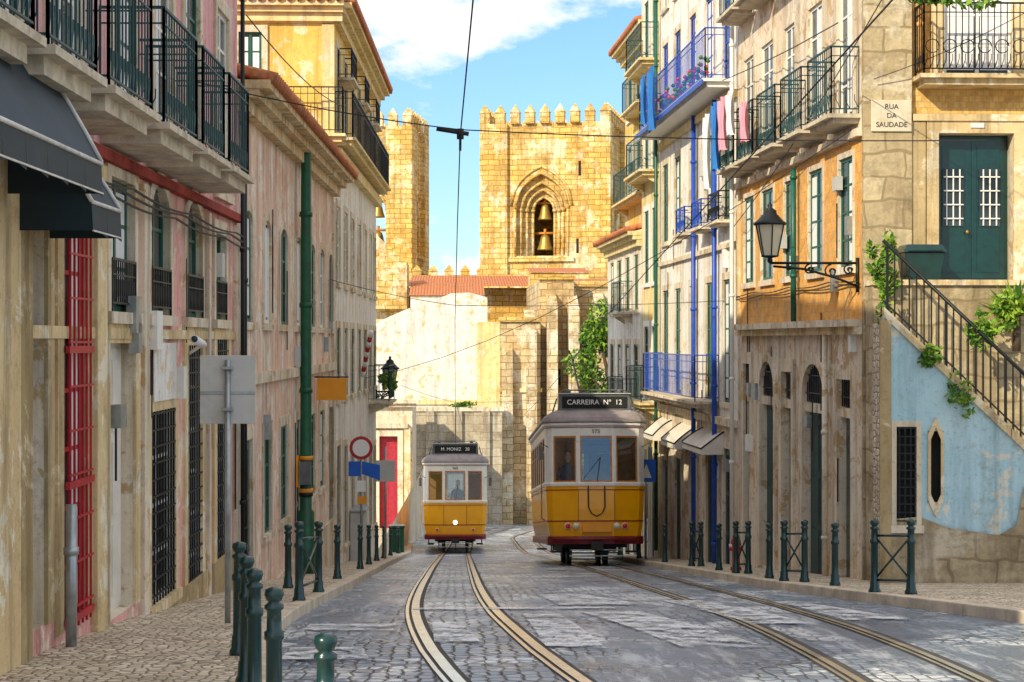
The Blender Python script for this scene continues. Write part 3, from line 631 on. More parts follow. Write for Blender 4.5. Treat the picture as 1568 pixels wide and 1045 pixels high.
# ------------------------------------------------------------------ foliage helper
def leaves(mb,c,rad,n,size,mats=('leaf','leafy')):
    c=Vector(c)
    for i in range(n):
        while True:
            d=Vector((U(-1,1),U(-1,1),U(-1,1)))
            if .25<d.length<1: break
        p=c+Vector((d.x*rad[0],d.y*rad[1],d.z*rad[2])); a=Vector((U(-1,1),U(-1,1),U(-1,1))).normalized(); b=a.cross(Vector((U(-1,1),U(-1,1),U(-1,1)))).normalized()
        s=size*U(.6,1.3); mb.add([p-a*s,p+b*s*.45,p+a*s,p-b*s*.45],[[0,1,2,3]],mats[0] if R()<.6 else mats[-1])
def tree(x,y,h,cr,name='tree'):
    z=gz(y); e=empty(name,(x,y,z)); m=MB(); m.tube([(x,y,z-.2),(x+.1,y,z+h*.3),(x-.05,y+.1,z+h*.6),(x,y,z+h*.85)],[.28,.2,.13,.05],'bark',8)
    l=MB()
    for i in range(20):
        a=U(0,6.28); t=U(.35,.95); rr=cr*(1.15-t)*U(.5,1.1)+.3; p0=Vector((x,y,z+h*t*.8)); p1=Vector((x+rr*math.cos(a),y+rr*math.sin(a),z+h*(t+.04)))
        m.tube([p0,(p0+p1)/2+Vector((0,0,.15)),p1],[.07,.05,.02],'bark',5); leaves(l,p1,(cr*.36,cr*.36,cr*.3),380,.12)
    m.build('trunk_and_limbs',e); l.build('crown',e,recalc=False)
tree(6.5,72,10.2,2.3); tree(9.2,80,9.5,2.6)
def plant(name,c,rad,n,size,mats=('leaf','leafy')):
    m=MB()
    for i in range(6):
        cc=Vector(c)+Vector((U(-.6,.6)*rad[0],U(-.6,.6)*rad[1],U(-.6,.6)*rad[2])); leaves(m,cc,tuple(q*U(.35,.6) for q in rad),n//6,size,mats)
    return m.build(name,recalc=False)
plant('climbing_ivy',(6.2,24.6,1.15),(.26,.15,.5),420,.06); plant('climbing_ivy',(6.15,24.3,.6),(.2,.12,.4),250,.05)
plant('wall_weeds',(6.75,23.9,-.18),(.22,.12,.2),200,.05); plant('wall_weeds',(7.45,23.95,.15),(.3,.14,.35),260,.06,('leafy','leaf')); plant('wall_weeds',(8.0,24.3,.4),(.4,.15,.35),300,.06,('leafy','leaf'))
plant('overhanging_vine',(6.9,23.9,5.0),(1.0,.3,.35),700,.07); plant('overhanging_vine',(5.9,23.6,5.05),(.5,.2,.2),200,.06); plant('wall_weeds',(7.1,23.8,-.75),(.25,.1,.35),160,.05,('leafy','leaf'))
def agave(c,name,s=.6,n=26):
    e=empty(name,c); m=MB(); c=Vector(c)
    for i in range(n):
        a=i*2.4; el=.25+1.15*(i/n); d=Vector((math.cos(a)*math.cos(el),math.sin(a)*math.cos(el),math.sin(el))); sd=Vector((-math.sin(a),math.cos(a),0))
        p=c+Vector((0,0,.0)); q=p+d*s*.55; t=p+d*s+Vector((0,0,-.10*s)); w=.035
        m.add([p-sd*w*.7,p+sd*w*.7,q+sd*w,t,q-sd*w],[[0,1,2,3,4]],'leafy' if i%2 else 'leaf')
    m.tube([c+Vector((0,0,-.5)),c],.06,'bark',8)
    m.build('leaves_and_stem',e,recalc=False)
agave((8.15,24.5,.35),'agave_plant',.65,40)
b=MB(); b.hexa([(6.62,24.75,.9),(7.1,24.75,.9),(7.1,25.15,.9),(6.62,25.15,.9),(6.56,24.7,1.3),(7.16,24.7,1.3),(7.16,25.18,1.3),(6.56,25.18,1.3)],'green')
b.hexa([(6.53,24.67,1.302),(7.19,24.67,1.302),(7.19,25.2,1.302),(6.53,25.2,1.302),(6.6,24.72,1.42),(7.12,24.72,1.42),(7.12,25.16,1.42),(6.6,25.16,1.42)],'green'); b.tube([(6.6,24.66,1.33),(7.12,24.66,1.33)],.018,'green',6)
b.build('rubbish_bin',bevel=.02)
# ------------------------------------------------------------------ lantern on bracket
def lantern(base,arm_from,name='street_lantern',s=1.):
    e=empty(name,base); m=MB(); c=Vector(base)
    hw,ht,H=.13*s,.23*s,.50*s
    m.lathe(c,[(.03*s,-.10*s),(.05*s,-.06*s),(.03*s,-.02*s),(.14*s,0),(.15*s,.02*s)],'iron',8)
    m.lathe(c+Vector((0,0,.022*s)),[(hw,0),(ht,H)],'lglass',6)
    for j in range(6):
        t=2*math.pi*(j+.5)/6; m.tube([c+Vector((hw*1.04*math.cos(t),hw*1.04*math.sin(t),.02*s)),c+Vector((ht*1.04*math.cos(t),ht*1.04*math.sin(t),H+.02*s))],.014*s,'iron',4)
    m.lathe(c+Vector((0,0,H+.02*s)),[(ht*1.15,0),(ht*1.2,.03*s),(ht*.95,.07*s),(ht*.6,.16*s),(ht*.5,.18*s),(ht*.45,.24*s),(.03*s,.29*s),(.045*s,.32*s),(.01*s,.38*s)],'iron',12)
    m.build('lantern_head',e)
    k_=MB(); a=Vector(arm_from); d=(a-c); d.z=0; L=d.length; d.normalize(); z=Vector((0,0,1)); o=c-z*.10*s
    k_.tube([o,o+d*L],.022*s,'iron',6); k_.tube([o-z*.05+d*.05,o+d*L*.4-z*.10*s,o+d*L*.75-z*.24*s,o+d*L-z*.38*s],.02*s,'iron',6)
    def spiral(cc,r0,tn,sg,st):
        return [cc+d*(r0*(1-i/22)*math.cos(st+sg*tn*i/20))+z*(r0*(1-i/22)*math.sin(st+sg*tn*i/20)) for i in range(20)]
    for f,r in ((.22,.055),(.45,.085),(.70,.12),(.90,.09)):
        cc=o+d*L*f-z*(.02+r)*s; k_.tube(spiral(cc,r*s,9,1,math.pi/2),.015*s,'iron',5)
        if f>.4: k_.tube(spiral(cc+d*.04-z*.0,r*.7*s,7,-1,-1.),.012*s,'iron',5)
    k_.tube([o+d*L+z*.08,o+d*L-z*.48*s],.03*s,'iron',6); k_.build('wall_bracket',e)
lantern((4.72,25.5,1.27),(XR(25.5)-.03,25.5,1.2),s=.92)
lantern((-1.98,50.2,-1.38),(XL(50.2)+.02,50.2,-1.4),s=1.05)
# ------------------------------------------------------------------ bollards
def bpost(m,x,y,h=.86,z=None):
    z=gz(y)+.118 if z is None else z
    m.lathe((x,y,z),[(.075,0),(.075,.03),(.06,.06),(.055,.14),(.047,.16),(.045,h-.30),(.056,h-.29),(.056,h-.25),(.043,h-.24),(.041,h-.13),(.055,h-.12),(.055,h-.10),(.03,h-.085),(.045,h-.07),(.056,h-.04),(.05,h-.012),(.02,h)],'green',14)
def bollard(x,y):
    e=MB(); bpost(e,x,y); o=e.build('bollard')
def barrier(x0,y0,x1,y1):
    m=MB(); bpost(m,x0,y0,.9); bpost(m,x1,y1,.9)
    z0,z1=gz(y0)+.118,gz(y1)+.118
    P=lambda t,h:(x0+(x1-x0)*t,y0+(y1-y0)*t,z0+(z1-z0)*t+h)
    for h in (.16,.70): m.tube([P(0,h),P(1,h)],.016,'green',6)
    m.tube([P(0,.16),P(1,.70)],.014,'green',6); m.tube([P(0,.70),P(1,.16)],.014,'green',6); m.build('bollard_barrier')
for x,y in ((-1.66,13),(-1.42,11.5),(-1.26,10.6),(-1.03,9.6),(-.61,7.9),(-2.28,23),(-1.9,27),(-1.88,33),(-1.92,37),(-1.94,41),(-1.94,45),(-1.96,50),(-1.9,55)): bollard(x,y)
barrier(-1.78,19.2,-1.74,21.4)
for x,y in ((5.15,23.),(4.84,26.2),(4.80,31),(4.66,38),(4.62,43),(4.6,48)): bollard(x,y)
for a in ((5.1,20.6,5.44,20.2),(4.78,24.7,5.04,24.5),(4.78,29,4.96,28.8),(4.74,34.2,4.9,34)): barrier(*a)
m=MB(); z=gz(30)+.118; m.lathe((4.98,30.2,z),[(.1,0),(.1,.05),(.07,.07),(.07,.45),(.09,.47),(.09,.52),(.07,.56),(.03,.62),(.03,.66)],'redp',12); m.tube([(4.86,30.2,z+.38),(5.1,30.2,z+.38)],.035,'redp',8); m.build('fire_hydrant')
# ------------------------------------------------------------------ poles & signs
e=empty('tram_wire_pole',(-2.66,30,gz(30))); m=MB(); z=gz(30)+.1
m.lathe((-2.66,30,z),[(.17,0),(.17,.5),(.15,.55),(.15,1.1),(.105,1.15),(.10,3),(.095,5.5),(.085,7.6),(.07,7.85),(.03,7.9)],'greenp',16)
m.build('pole',e); m=MB()
for dz,mt in ((2.02,'orange'),(1.45,'orange'),(1.38,'iron')): m.lathe((-2.66,30,z+dz),[(.125,0),(.125,.07)],mt,14)
for dz in (3.2,4.7,6.3): m.lathe((-2.66,30,z+dz),[(.115,0),(.12,.04),(.11,.09)],'greenp',14)
m.box(lambda a,n,zz:W(-2.66+a,30-n,z+zz),-.24,-.12,.02,.16,1.55,2.1,'orange'); m.box(lambda a,n,zz:W(-2.66+a,30-n,z+zz),-.09,.09,.10,.22,1.6,2.0,'tsign'); m.build('bands_and_boxes',e)
def signpost(x,y,h,name):
    e=empty(name,(x,y,gz(y)+.118)); m=MB(); m.tube([(x,y,gz(y)+.1),(x,y,gz(y)+.118+h)],.028,'metal',10); m.build('post',e); return e
e=signpost(-2.11,15.7,2.42,'traffic_sign'); z=gz(15.7)+.118; m=MB(); G=lambda a,n,zz:W(-2.11+a,15.7-n,z+zz)
m.box(G,-.26,.25,-.045,-.03,1.83,2.46,'signgrey'); m.box(G,-.26,.25,-.03,-.022,2.1,2.13,'metal')
for zz in (1.95,2.33): m.box(G,-.05,.05,-.03,.035,zz,zz+.03,'metal')
o=m.build('plate',e,bevel=.006)
def disc(m,c,r,mat,th=.012,n=28):
    c=Vector(c); m.add([c+Vector((r*math.cos(t),yy,r*math.sin(t))) for yy in (0,th) for t in [2*math.pi*i/n for i in range(n)]],[list(range(n)),list(range(n,2*n))[::-1]]+[[i,(i+1)%n,n+(i+1)%n,n+i] for i in range(n)],mat)
e=signpost(-2.14,38,2.85,'no_vehicles_sign'); z=gz(38)+.118; m=MB()
disc(m,(-2.14,37.94,z+2.58),.26,'redp'); disc(m,(-2.14,37.932,z+2.58),.19,'wsign',.006)
G=lambda a,n,zz:W(-2.14+a,38-n,z+zz)
m.box(G,-.28,-.02,.04,.06,1.95,2.28,'bluesign'); m.hexa([G(.02,.04,2.0),G(.42,.04,1.85),G(.42,.04,2.2),G(.02,.04,2.28),G(.02,.06,2.0),G(.42,.06,1.85),G(.42,.06,2.2),G(.02,.06,2.28)],'bluesign')
m.box(G,-.1,.1,.04,.06,1.6,1.85,'wsign'); m.box(G,-.08,.12,.04,.06,1.33,1.5,'orange'); m.build('plates',e)
e=signpost(-1.85,44,2.9,'traffic_sign'); z=gz(44)+.118; m=MB(); G=lambda a,n,zz:W(-1.85+a,44-n,z+zz); m.box(G,-.25,.25,.03,.045,2.0,2.55,'signgrey'); m.build('plate',e)
e=signpost(4.62,41.5,2.7,'parking_sign'); z=gz(41.5)+.118; m=MB(); G=lambda a,n,zz:W(4.62+a,41.5-n,z+zz); m.box(G,-.24,.24,.03,.045,1.9,2.45,'bluesign'); m.poly([G(-.12,.05,2.0),G(.14,.05,2.0),G(.01,.05,2.35)],'wsign'); m.build('plate',e)
m=MB(); m.box(FL,33.1,33.16,.05,.62,-1.15,-.72,'orange'); m.tube([FL(33.13,0,-.7),FL(33.13,.66,-.7)],.015,'iron',5); o=m.build('hanging_shop_sign')
e=empty('security_camera',tuple(FL(18.9,.3,.0))); m=MB(); m.tube([FL(19.4,.02,-.15),FL(19.2,.2,-.05)],.02,'wsign',6); m.tube([FL(18.2,.30,.02),FL(19.2,.22,-.04)],.045,'wsign',10); m.tube([FL(18.15,.31,.022),FL(18.22,.30,.02)],.035,'glass',10); m.build('body',e)
m=MB(); G=lambda a,n,zz:W(-1.95+a,58-n,gz(58)+.118+zz)
m.box(G,-.35,.15,0,.4,0,.85,'greenp'); m.box(G,-.38,.18,-.03,.43,.851,.95,'green'); m.build('rubbish_bin',bevel=.03)
m=MB(); m.box(FL,41,42.2,.02,.35,gz(41.6)+.1,gz(41.6)+1.35,'signgrey'); m.box(FL,40.95,42.25,.02,.40,gz(41.6)+1.352,gz(41.6)+1.42,'metal'); m.build('utility_cabinet',bevel=.02)
awning(FR,36,38.4,-1.95,-2.3,.5,'awnw','iron',.12); awning(FR,39.4,41.4,-2.0,-2.4,.5,'awnw','iron',.12); awning(FR,42.8,44.4,-2.0,-2.4,.5,'awnw','iron',.12)
m=MB()
for i in range(9):
    t0,t1=i/9,(i+1)/9; a=FL(44.5,.05,-.9); b=FL(43.5,.35,.25); m.tube([a.lerp(b,t0),a.lerp(b,t1)],.06,'redp' if i%2 else 'wsign',8)
m.build('striped_banner_pole')
plant('balcony_plants',tuple(FL(48.5,.45,-1.2)),(.25,1.0,.3),700,.07)
def cloth(F,s,n,z,w,h,mat):
    m=MB(); K=8; J=6; vs=[F(s+w*i/K,n+.05*math.sin(i*1.7+j*.5),z-h*j/J-.03*math.sin(i)) for i in range(K+1) for j in range(J+1)]; q=J+1
    m.add(vs,[[i*q+j,i*q+j+1,(i+1)*q+j+1,(i+1)*q+j] for i in range(K) for j in range(J)],mat,True); o=m.build('hanging_laundry',recalc=False)
cloth(FR,33.2,.68,4.7,.5,1.3,'bluec'); cloth(FR,32.4,.68,4.7,.6,1.0,'pinkc'); cloth(FR,31.7,.68,4.7,.5,.8,'whitec'); cloth(FR,34.2,.66,4.6,.5,1.5,'whitec'); cloth(FR,40.5,.8,6.6,.9,1.5,'bluec'); cloth(FR,42.,.8,6.6,.5,1.2,'bluec'); cloth(FR,31.,.56,4.4,.5,.7,'pinkc')
# ------------------------------------------------------------------ overhead wires
def wire(name,pts,r=.012,sag=0):
    m=MB(); P=[]
    for a,b in zip(pts,pts[1:]):
        a,b=Vector(a),Vector(b)
        for i in range(9): t=i/8; P.append(a.lerp(b,t)-Vector((0,0,sag*4*t*(1-t))))
    m.tube(P,r,'cable',4); return m.build(name)
def cw(T,y,h=5.55): return (sm(T,y,2.2),y,gz(y)+h)
TW=[(-20,2.),(14,.12),(20,.03),(38,-.05),(62,-.07),(90,.3)]
wire('tram_contact_wire',[cw(TW,y) for y in (-10,2,8,14,20,26,38,50,62,75,90)],.010)
wire('tram_contact_wire',[cw(TR,y,5.6) for y in (-10,5,38,50,62,75,90)],.008)
for y,zl,zr in ((20,.3,-.1),(36,.3,.1),(64,.4,.2)):
    c=cw(TW,y,5.62); wire('span_wire',[(XL(y),y,c[2]+zl+.25),c,(XR(y),y,c[2]+zr)],.009,.05)
m=MB(); c=Vector(cw(TW,20)); m.tube([c+Vector((-.28,0,.08)),c+Vector((.1,0,.02))],.026,'cable',6); m.lathe(c,[(.045,-.04),(.045,.08)],'cable',8); m.tube([c+Vector((0,0,-.04)),c+Vector((0,.6,-.1))],.018,'cable',6); m.build('wire_hanger')
wire('telephone_cable',[tuple(FR(26,.2,4.9)),tuple(FR(48,.3,6.8))],.010,.3); wire('telephone_cable',[tuple(FR(20,.6,5.2)),tuple(FR(34,.2,2.3))],.008,.2)
wire('telephone_cable',[(6.2,25.1,3.9),(9.,24.6,5.2)],.008,.1); wire('telephone_cable',[tuple(FR(25.6,.1,3.2)),(XL(46),46,-1.0)],.007,.6)
wire('telephone_cable',[tuple(FL(22,.3,4.2)),tuple(FL(38,.2,5.2))],.009,.2)
# ------------------------------------------------------------------ TRAM
def tram(name,x,y,no,num,lit,seed):
    slope=-math.atan((gz(y)-gz(y+8))/8); e=empty(name,(x,y,(gz(y)+.012)),(slope,0,0))
    Lg=8.4
    half=[(.42,0),(1.02,.20),(1.15,.36),(1.17,.55)]
    front=[(-a,b) for a,b in half[::-1]]+half
    back=[(a,Lg-b) for a,b in half[::-1]]+[(-a,Lg-b) for a,b in half]
    P=[Vector((a,b,0)) for a,b in front+back]; n=len(P); NR=[]
    for i in range(n):
        d1=(P[i]-P[i-1]).normalized(); d2=(P[(i+1)%n]-P[i]).normalized(); t=(d1+d2).normalized(); NR.append(Vector((t.y,-t.x,0)))
    def ring(off,z): return [P[i]+NR[i]*off+Vector((0,0,z)) for i in range(n)]
    def loft(mb,prof,mat,cap0=False,cap1=False,smooth=False):
        vs=[];fs=[]
        for o,z in prof: vs+=ring(o,z)
        for r in range(len(prof)-1):
            for i in range(n): fs.append([r*n+i,r*n+(i+1)%n,(r+1)*n+(i+1)%n,(r+1)*n+i])
        if cap0: fs.append(list(range(n))[::-1])
        if cap1: fs.append([(len(prof)-1)*n+i for i in range(n)])
        mb.add(vs,fs,mat,smooth)
    b=MB()
    loft(b,[(-.10,.66),(-.05,.95),(-.02,1.3),(0,1.84)],'ty')
    loft(b,[(-.04,1.84),(.022,1.84),(.028,1.90),(.0,1.93),(-.08,1.93)],'tc')
    loft(b,[(-.06,1.74),(.006,1.74),(.006,1.76),(-.06,1.76)],'tred')
    loft(b,[(-.07,1.02),(-.028,1.02),(-.026,1.045),(-.07,1.045)],'tred')
    loft(b,[(-.12,.50),(-.04,.50),(-.03,.60),(-.04,.68),(-.12,.68)],'tred',True)
    loft(b,[(-.10,3.0),(-.005,3.0),(.0,3.22),(.05,3.25),(.05,3.30),(-.1,3.31)],'tc')
    loft(b,[(-.10,3.19),(.012,3.19),(.012,3.205),(-.10,3.205)],'tred')
    loft(b,[(-.13,.72),(-.14,.74)],'tunder',True,True)
    b.build('body_shell',e,True)
    b=MB(); loft(b,[(-.02,3.305),(.075,3.31),(.08,3.35),(.04,3.43),(-.04,3.51),(-.16,3.58),(-.34,3.63)],'troof',True,True)
    b.box(W,-.5,.5,1.2,7.2,3.6,3.70,'troof'); b.box(W,-.42,.42,1.0,7.4,3.70,3.75,'troof'); b.build('roof',e,True,bevel=.015)
    wb=MB(); gl=MB(); wd=MB()
    def panel(p,q,segs,m0,outer='tc'):
        d=(q-p); L=d.length; d.normalize(); nn=Vector((d.y,-d.x,0))
        F=lambda s,nn_,z:p+d*s+nn*nn_+Vector((0,0,z))
        x=0
        for a,c in segs:
            wb.box(F,x,a,-.05,.0,1.925,3.002,outer); x=c
            w=.035
            wd.box(F,a,a+w,-.045,-.01,1.93,3.0,'wood'); wd.box(F,c-w,c,-.045,-.01,1.93,3.0,'wood'); wd.box(F,a+w,c-w,-.045,-.011,1.93,1.965,'wood'); wd.box(F,a+w,c-w,-.045,-.011,2.96,3.0,'wood')
            if m0: wd.box(F,a+w,c-w,-.04,-.014,2.66,2.69,'wood')
            gl.poly([F(a+w,-.03,1.965),F(c-w,-.03,1.965),F(c-w,-.03,2.96),F(a+w,-.03,2.96)],'tglass')
        wb.box(F,x,L,-.05,.0,1.925,3.002,outer)
    for base in (0,8):
        for i in range(7):
            p,q=P[base+i],P[base+i+1]; L=(q-p).length
            if i==3: panel(p,q,[(.05,L-.05)],False)
            elif i in (2,4): panel(p,q,[(.05,L-.04)] if i==4 else [(.04,L-.05)],False)
            else: panel(p,q,[],False)
    for i0,i1 in ((7,8),(15,0)):
        p,q=P[i0],P[i1]; L=(q-p).length; kk=7; sg=[((j)*L/kk+.06,(j+1)*L/kk-.06) for j in range(kk)]; panel(p,q,sg,True)
    wb.build('window_posts',e,True); wd.build('window_sashes',e,True); gl.build('window_glass',e,True,recalc=False)
    it=MB(); it.box(W,-1.0,1.0,.4,8.0,.80,.86,'cream')
    for j in range(7):
        for sx in (-1,1):
            y0=1.5+j*.85; a_,b_=sorted((sx*.35,sx*.98)); it.box(W,a_,b_,y0,y0+.42,1.2,1.28,'cream'); it.box(W,a_,b_,y0+.42,y0+.47,1.2,1.95,'cream')
    it.box(W,-.25,.25,.25,.5,.86,1.75,'tunder'); it.lathe((0,.36,1.76),[(.1,0),(.1,.05),(.02,.08)],'bell',10)
    it.box(W,-1.05,-.35,1.2,1.25,.86,2.9,'cream'); it.box(W,.45,1.05,1.2,1.25,.86,2.9,'cream')
    it.box(W,-1.05,-.35,7.0,7.05,.86,2.9,'cream'); it.box(W,.35,1.05,7.0,7.05,.86,2.9,'cream'); it.build('interior',e,True)
    u=MB()
    for yy in (3.1,5.2):
        for sx in (-1,1):
            c=[(sx*.45-.06,yy,.38),(sx*.45+.06,yy,.38)]; u.tube(c,.38,'tunder',20); u.tube([(sx*.45+sx*.05,yy,.38),(sx*.45+sx*.12,yy,.38)],.10,'metal',12)
        u.tube([(-.6,yy,.38),(.6,yy,.38)],.06,'tunder',8)
    for sx in (-1,1): u.box(W,sx*.62-.05,sx*.62+.05,2.3,6.0,.30,.55,'tunder'); u.box(W,sx*.9-.12,sx*.9+.12,.5,1.3,.30,.34,'tunder'); u.box(W,sx*.9-.12,sx*.9+.12,7.1,7.9,.30,.34,'tunder')
    for yy in (.55,1.25):
        for sx in (-1,1): u.box(W,sx*.98-.015,sx*.98+.015,yy,yy+.03,.3,.6,'tunder')
    for j in range(5): u.box(W,-.62,.62,.22+.03*j,.25+.03*j,.14+.07*j,.175+.07*j,'metal' if j in (1,3) else 'tunder')
    for sx in (-.62,0,.60): u.hexa([(sx,.22,.12),(sx+.03,.22,.12),(sx+.03,.26,.12),(sx,.26,.12),(sx,.36,.55),(sx+.03,.36,.55),(sx+.03,.4,.55),(sx,.4,.55)],'tunder')
    u.box(W,-.09,.09,-.14,.4,.40,.52,'tunder'); u.box(W,-.14,.14,-.18,-.14,.36,.56,'tunder')
    u.box(W,-.75,.75,.6,7.8,.42,.66,'tunder'); u.build('running_gear',e,True,bevel=.008)
    t=MB(); t.tube([(-1.0,.22,.62),(-.8,.10,.62),(-.42,-.05,.62),(.42,-.05,.62),(.8,.10,.62),(1.0,.22,.62)],.045,'tred',8)
    def lamp(x_,z_,r,mat):
        yo=max(0,(abs(x_)-.42)*.333)
        t.tube([(x_,.10+yo,z_),(x_,.02+yo,z_)],r*1.25,'tc' if r<.08 else 'metal',18); t.tube([(x_,.06+yo,z_),(x_,.005+yo,z_)],r,mat,18)
    if lit:
        lamp(0,1.12,.085,'lampon'); lamp(-.66,.86,.045,'lampred'); lamp(.66,.86,.045,'lampred')
    else:
        for sx in (-1,1): lamp(sx*.66,.92,.06,'lampred'); lamp(sx*.47,.92,.06,'lampwh')
        t.box(W,-.33,.33,.0,.06,.78,1.0,'orange')
        t.tube([(-.19,-.03,1.84),(-.19,-.05,1.35),(-.12,-.06,1.2),(0,-.06,1.14),(.12,-.06,1.2),(.19,-.05,1.35),(.19,-.03,1.84)],.016,'cable',6)
    for sx in (-.42,.42): t.box(W,sx-.006,sx+.006,-.004,.01,1.05,1.74,'tred')
    for sx in (-1,1):
        t.tube([(sx*1.2,.62,1.95),(sx*1.24,.62,1.9),(sx*1.24,.62,1.1),(sx*1.17,.62,1.05)],.014,'bell',6)
        t.tube([(sx*1.10,.30,2.75),(sx*1.28,.18,2.85),(sx*1.28,.18,2.6)],.01,'iron',5); t.box(W,sx*1.28-.05,sx*1.28+.05,.17,.185,2.45,2.75,'tsign')
    t.tube([(0.02,-.04,1.93),(.10,-.045,2.5)],.008,'iron',4); t.tube([(-.30,-.04,2.0),(.1,-.045,2.5)],.008,'iron',4)
    t.build('lamps_and_fittings',e,True)
    s=MB(); w=.86
    s.hexa([(-w,.35,3.56),(w,.35,3.56),(w,.62,3.56),(-w,.62,3.56),(-w+.03,.37,4.03),(w-.03,.37,4.03),(w-.03,.6,4.03),(-w+.03,.6,4.03)],'tsign')
    s.box(W,-w+.10,w-.10,.325,.345,3.67,3.94,'dark')
    for z_ in (3.585,3.995): s.box(W,-w,w,.315,.348,z_,z_+.02,'signgrey')
    s.tube([(-w+.05,.48,4.03),(-w+.15,.48,4.10),(w-.15,.48,4.10),(w-.05,.48,4.03)],.02,'tsign',6)
    for sx in (-1,1): s.tube([(sx*(w+.02),.45,3.9),(sx*(w+.14),.5,3.5)],.02,'tsign',6); s.lathe((sx*.6,.48,4.03),[(.06,0),(.06,.06),(.02,.1)],'tsign',8)
    s.build('destination_box',e,True,bevel=.015)
    text(no,.165,'wsign',e,Matrix.Translation((0,.32,3.80))@Matrix.Rotation(math.pi/2,4,'X'),'destination_text')
    text(num,.13,'letters',e,Matrix.Translation((0,-.006,3.10))@Matrix.Rotation(math.pi/2,4,'X'),'fleet_number')
    tp=MB(); tp.lathe((0,4.2,3.72),[(.22,0),(.2,.1),(.08,.16),(.08,.3)],'tunder',12); tp.tube([(0,4.2,4.0),(0,4.9,4.35),(0,8.3,5.75)],[.04,.03,.02],'cable',6); tp.tube([(0,8.2,5.4),(0,8.3,3.3)],.006,'cable',4); tp.build('trolley_pole',e,True)
    return e
def driver(tr,x,y):
    e=empty('tram_driver',tr.location+Vector((x,y,.86-.11*y)))
    me=bpy.data.meshes.new('d'); J=[(0,0,.92,.15),(0,0,1.15,.15),(0,0,1.38,.16),(0,0,1.5,.06),(0,-.01,1.6,.055),
      (.19,0,1.40,.065),(.25,-.08,1.15,.045),(.15,-.30,1.05,.035),(-.19,0,1.40,.065),(-.25,-.08,1.15,.045),(-.12,-.28,1.02,.035),
      (.1,0,.85,.09),(.1,-.02,.45,.07),(.1,0,.05,.05),(-.1,0,.85,.09),(-.1,-.02,.45,.07),(-.1,0,.05,.05)]
    E=[(0,1),(1,2),(2,3),(3,4),(2,5),(5,6),(6,7),(2,8),(8,9),(9,10),(0,11),(11,12),(12,13),(0,14),(14,15),(15,16)]
    me.from_pydata([j[:3] for j in J],E,[]); o=bpy.data.objects.new('uniformed_body',me); scn.collection.objects.link(o); o.parent=e
    o.modifiers.new('s','SKIN'); 
    for v,j in zip(me.skin_vertices[0].data,J): v.radius=(j[3],j[3]*.8)
    me.skin_vertices[0].data[0].use_root=True; o.modifiers.new('ss','SUBSURF').levels=1; me.materials.append(M['uniform'])
    m=MB(); c=(0,-.02,1.60); m.lathe(c,[(.05,-.03),(.065,.02),(.078,.10),(.075,.16),(.05,.21),(.01,.225)],'skin',12,(1,1.2)); m.lathe((0,.015,1.60),[(.078,.11),(.088,.15),(.075,.21),(.03,.245)],'hair',12,(1,1.2))
    m.tube([(0,-.10,1.73),(0,-.125,1.69),(0,-.10,1.68)],.012,'skin',6); m.box(W,-.045,-.02,-.118,-.1,1.725,1.735,'hair'); m.box(W,.02,.045,-.118,-.1,1.725,1.735,'hair'); m.box(W,-.025,.025,-.108,-.095,1.645,1.652,'lampred')
    for s in (-1,1): m.lathe((s*.08,0,1.68),[(.01,-.03),(.018,0),(.01,.03)],'skin',6)
    m.lathe((.15,-.32,1.05),[(.02,-.04),(.035,0),(.02,.05)],'skin',8); m.lathe((-.12,-.30,1.02),[(.02,-.04),(.035,0),(.02,.05)],'skin',8)
    m.build('head_and_hands',e,True)
t1=tram('tram',3.22,39,'CARREIRA  Nº  12','575',False,1); t2=tram('tram',-.07,62,'M. MONIZ   28','563',True,2)
driver(t1,-.62,.85); driver(t2,.1,.85)
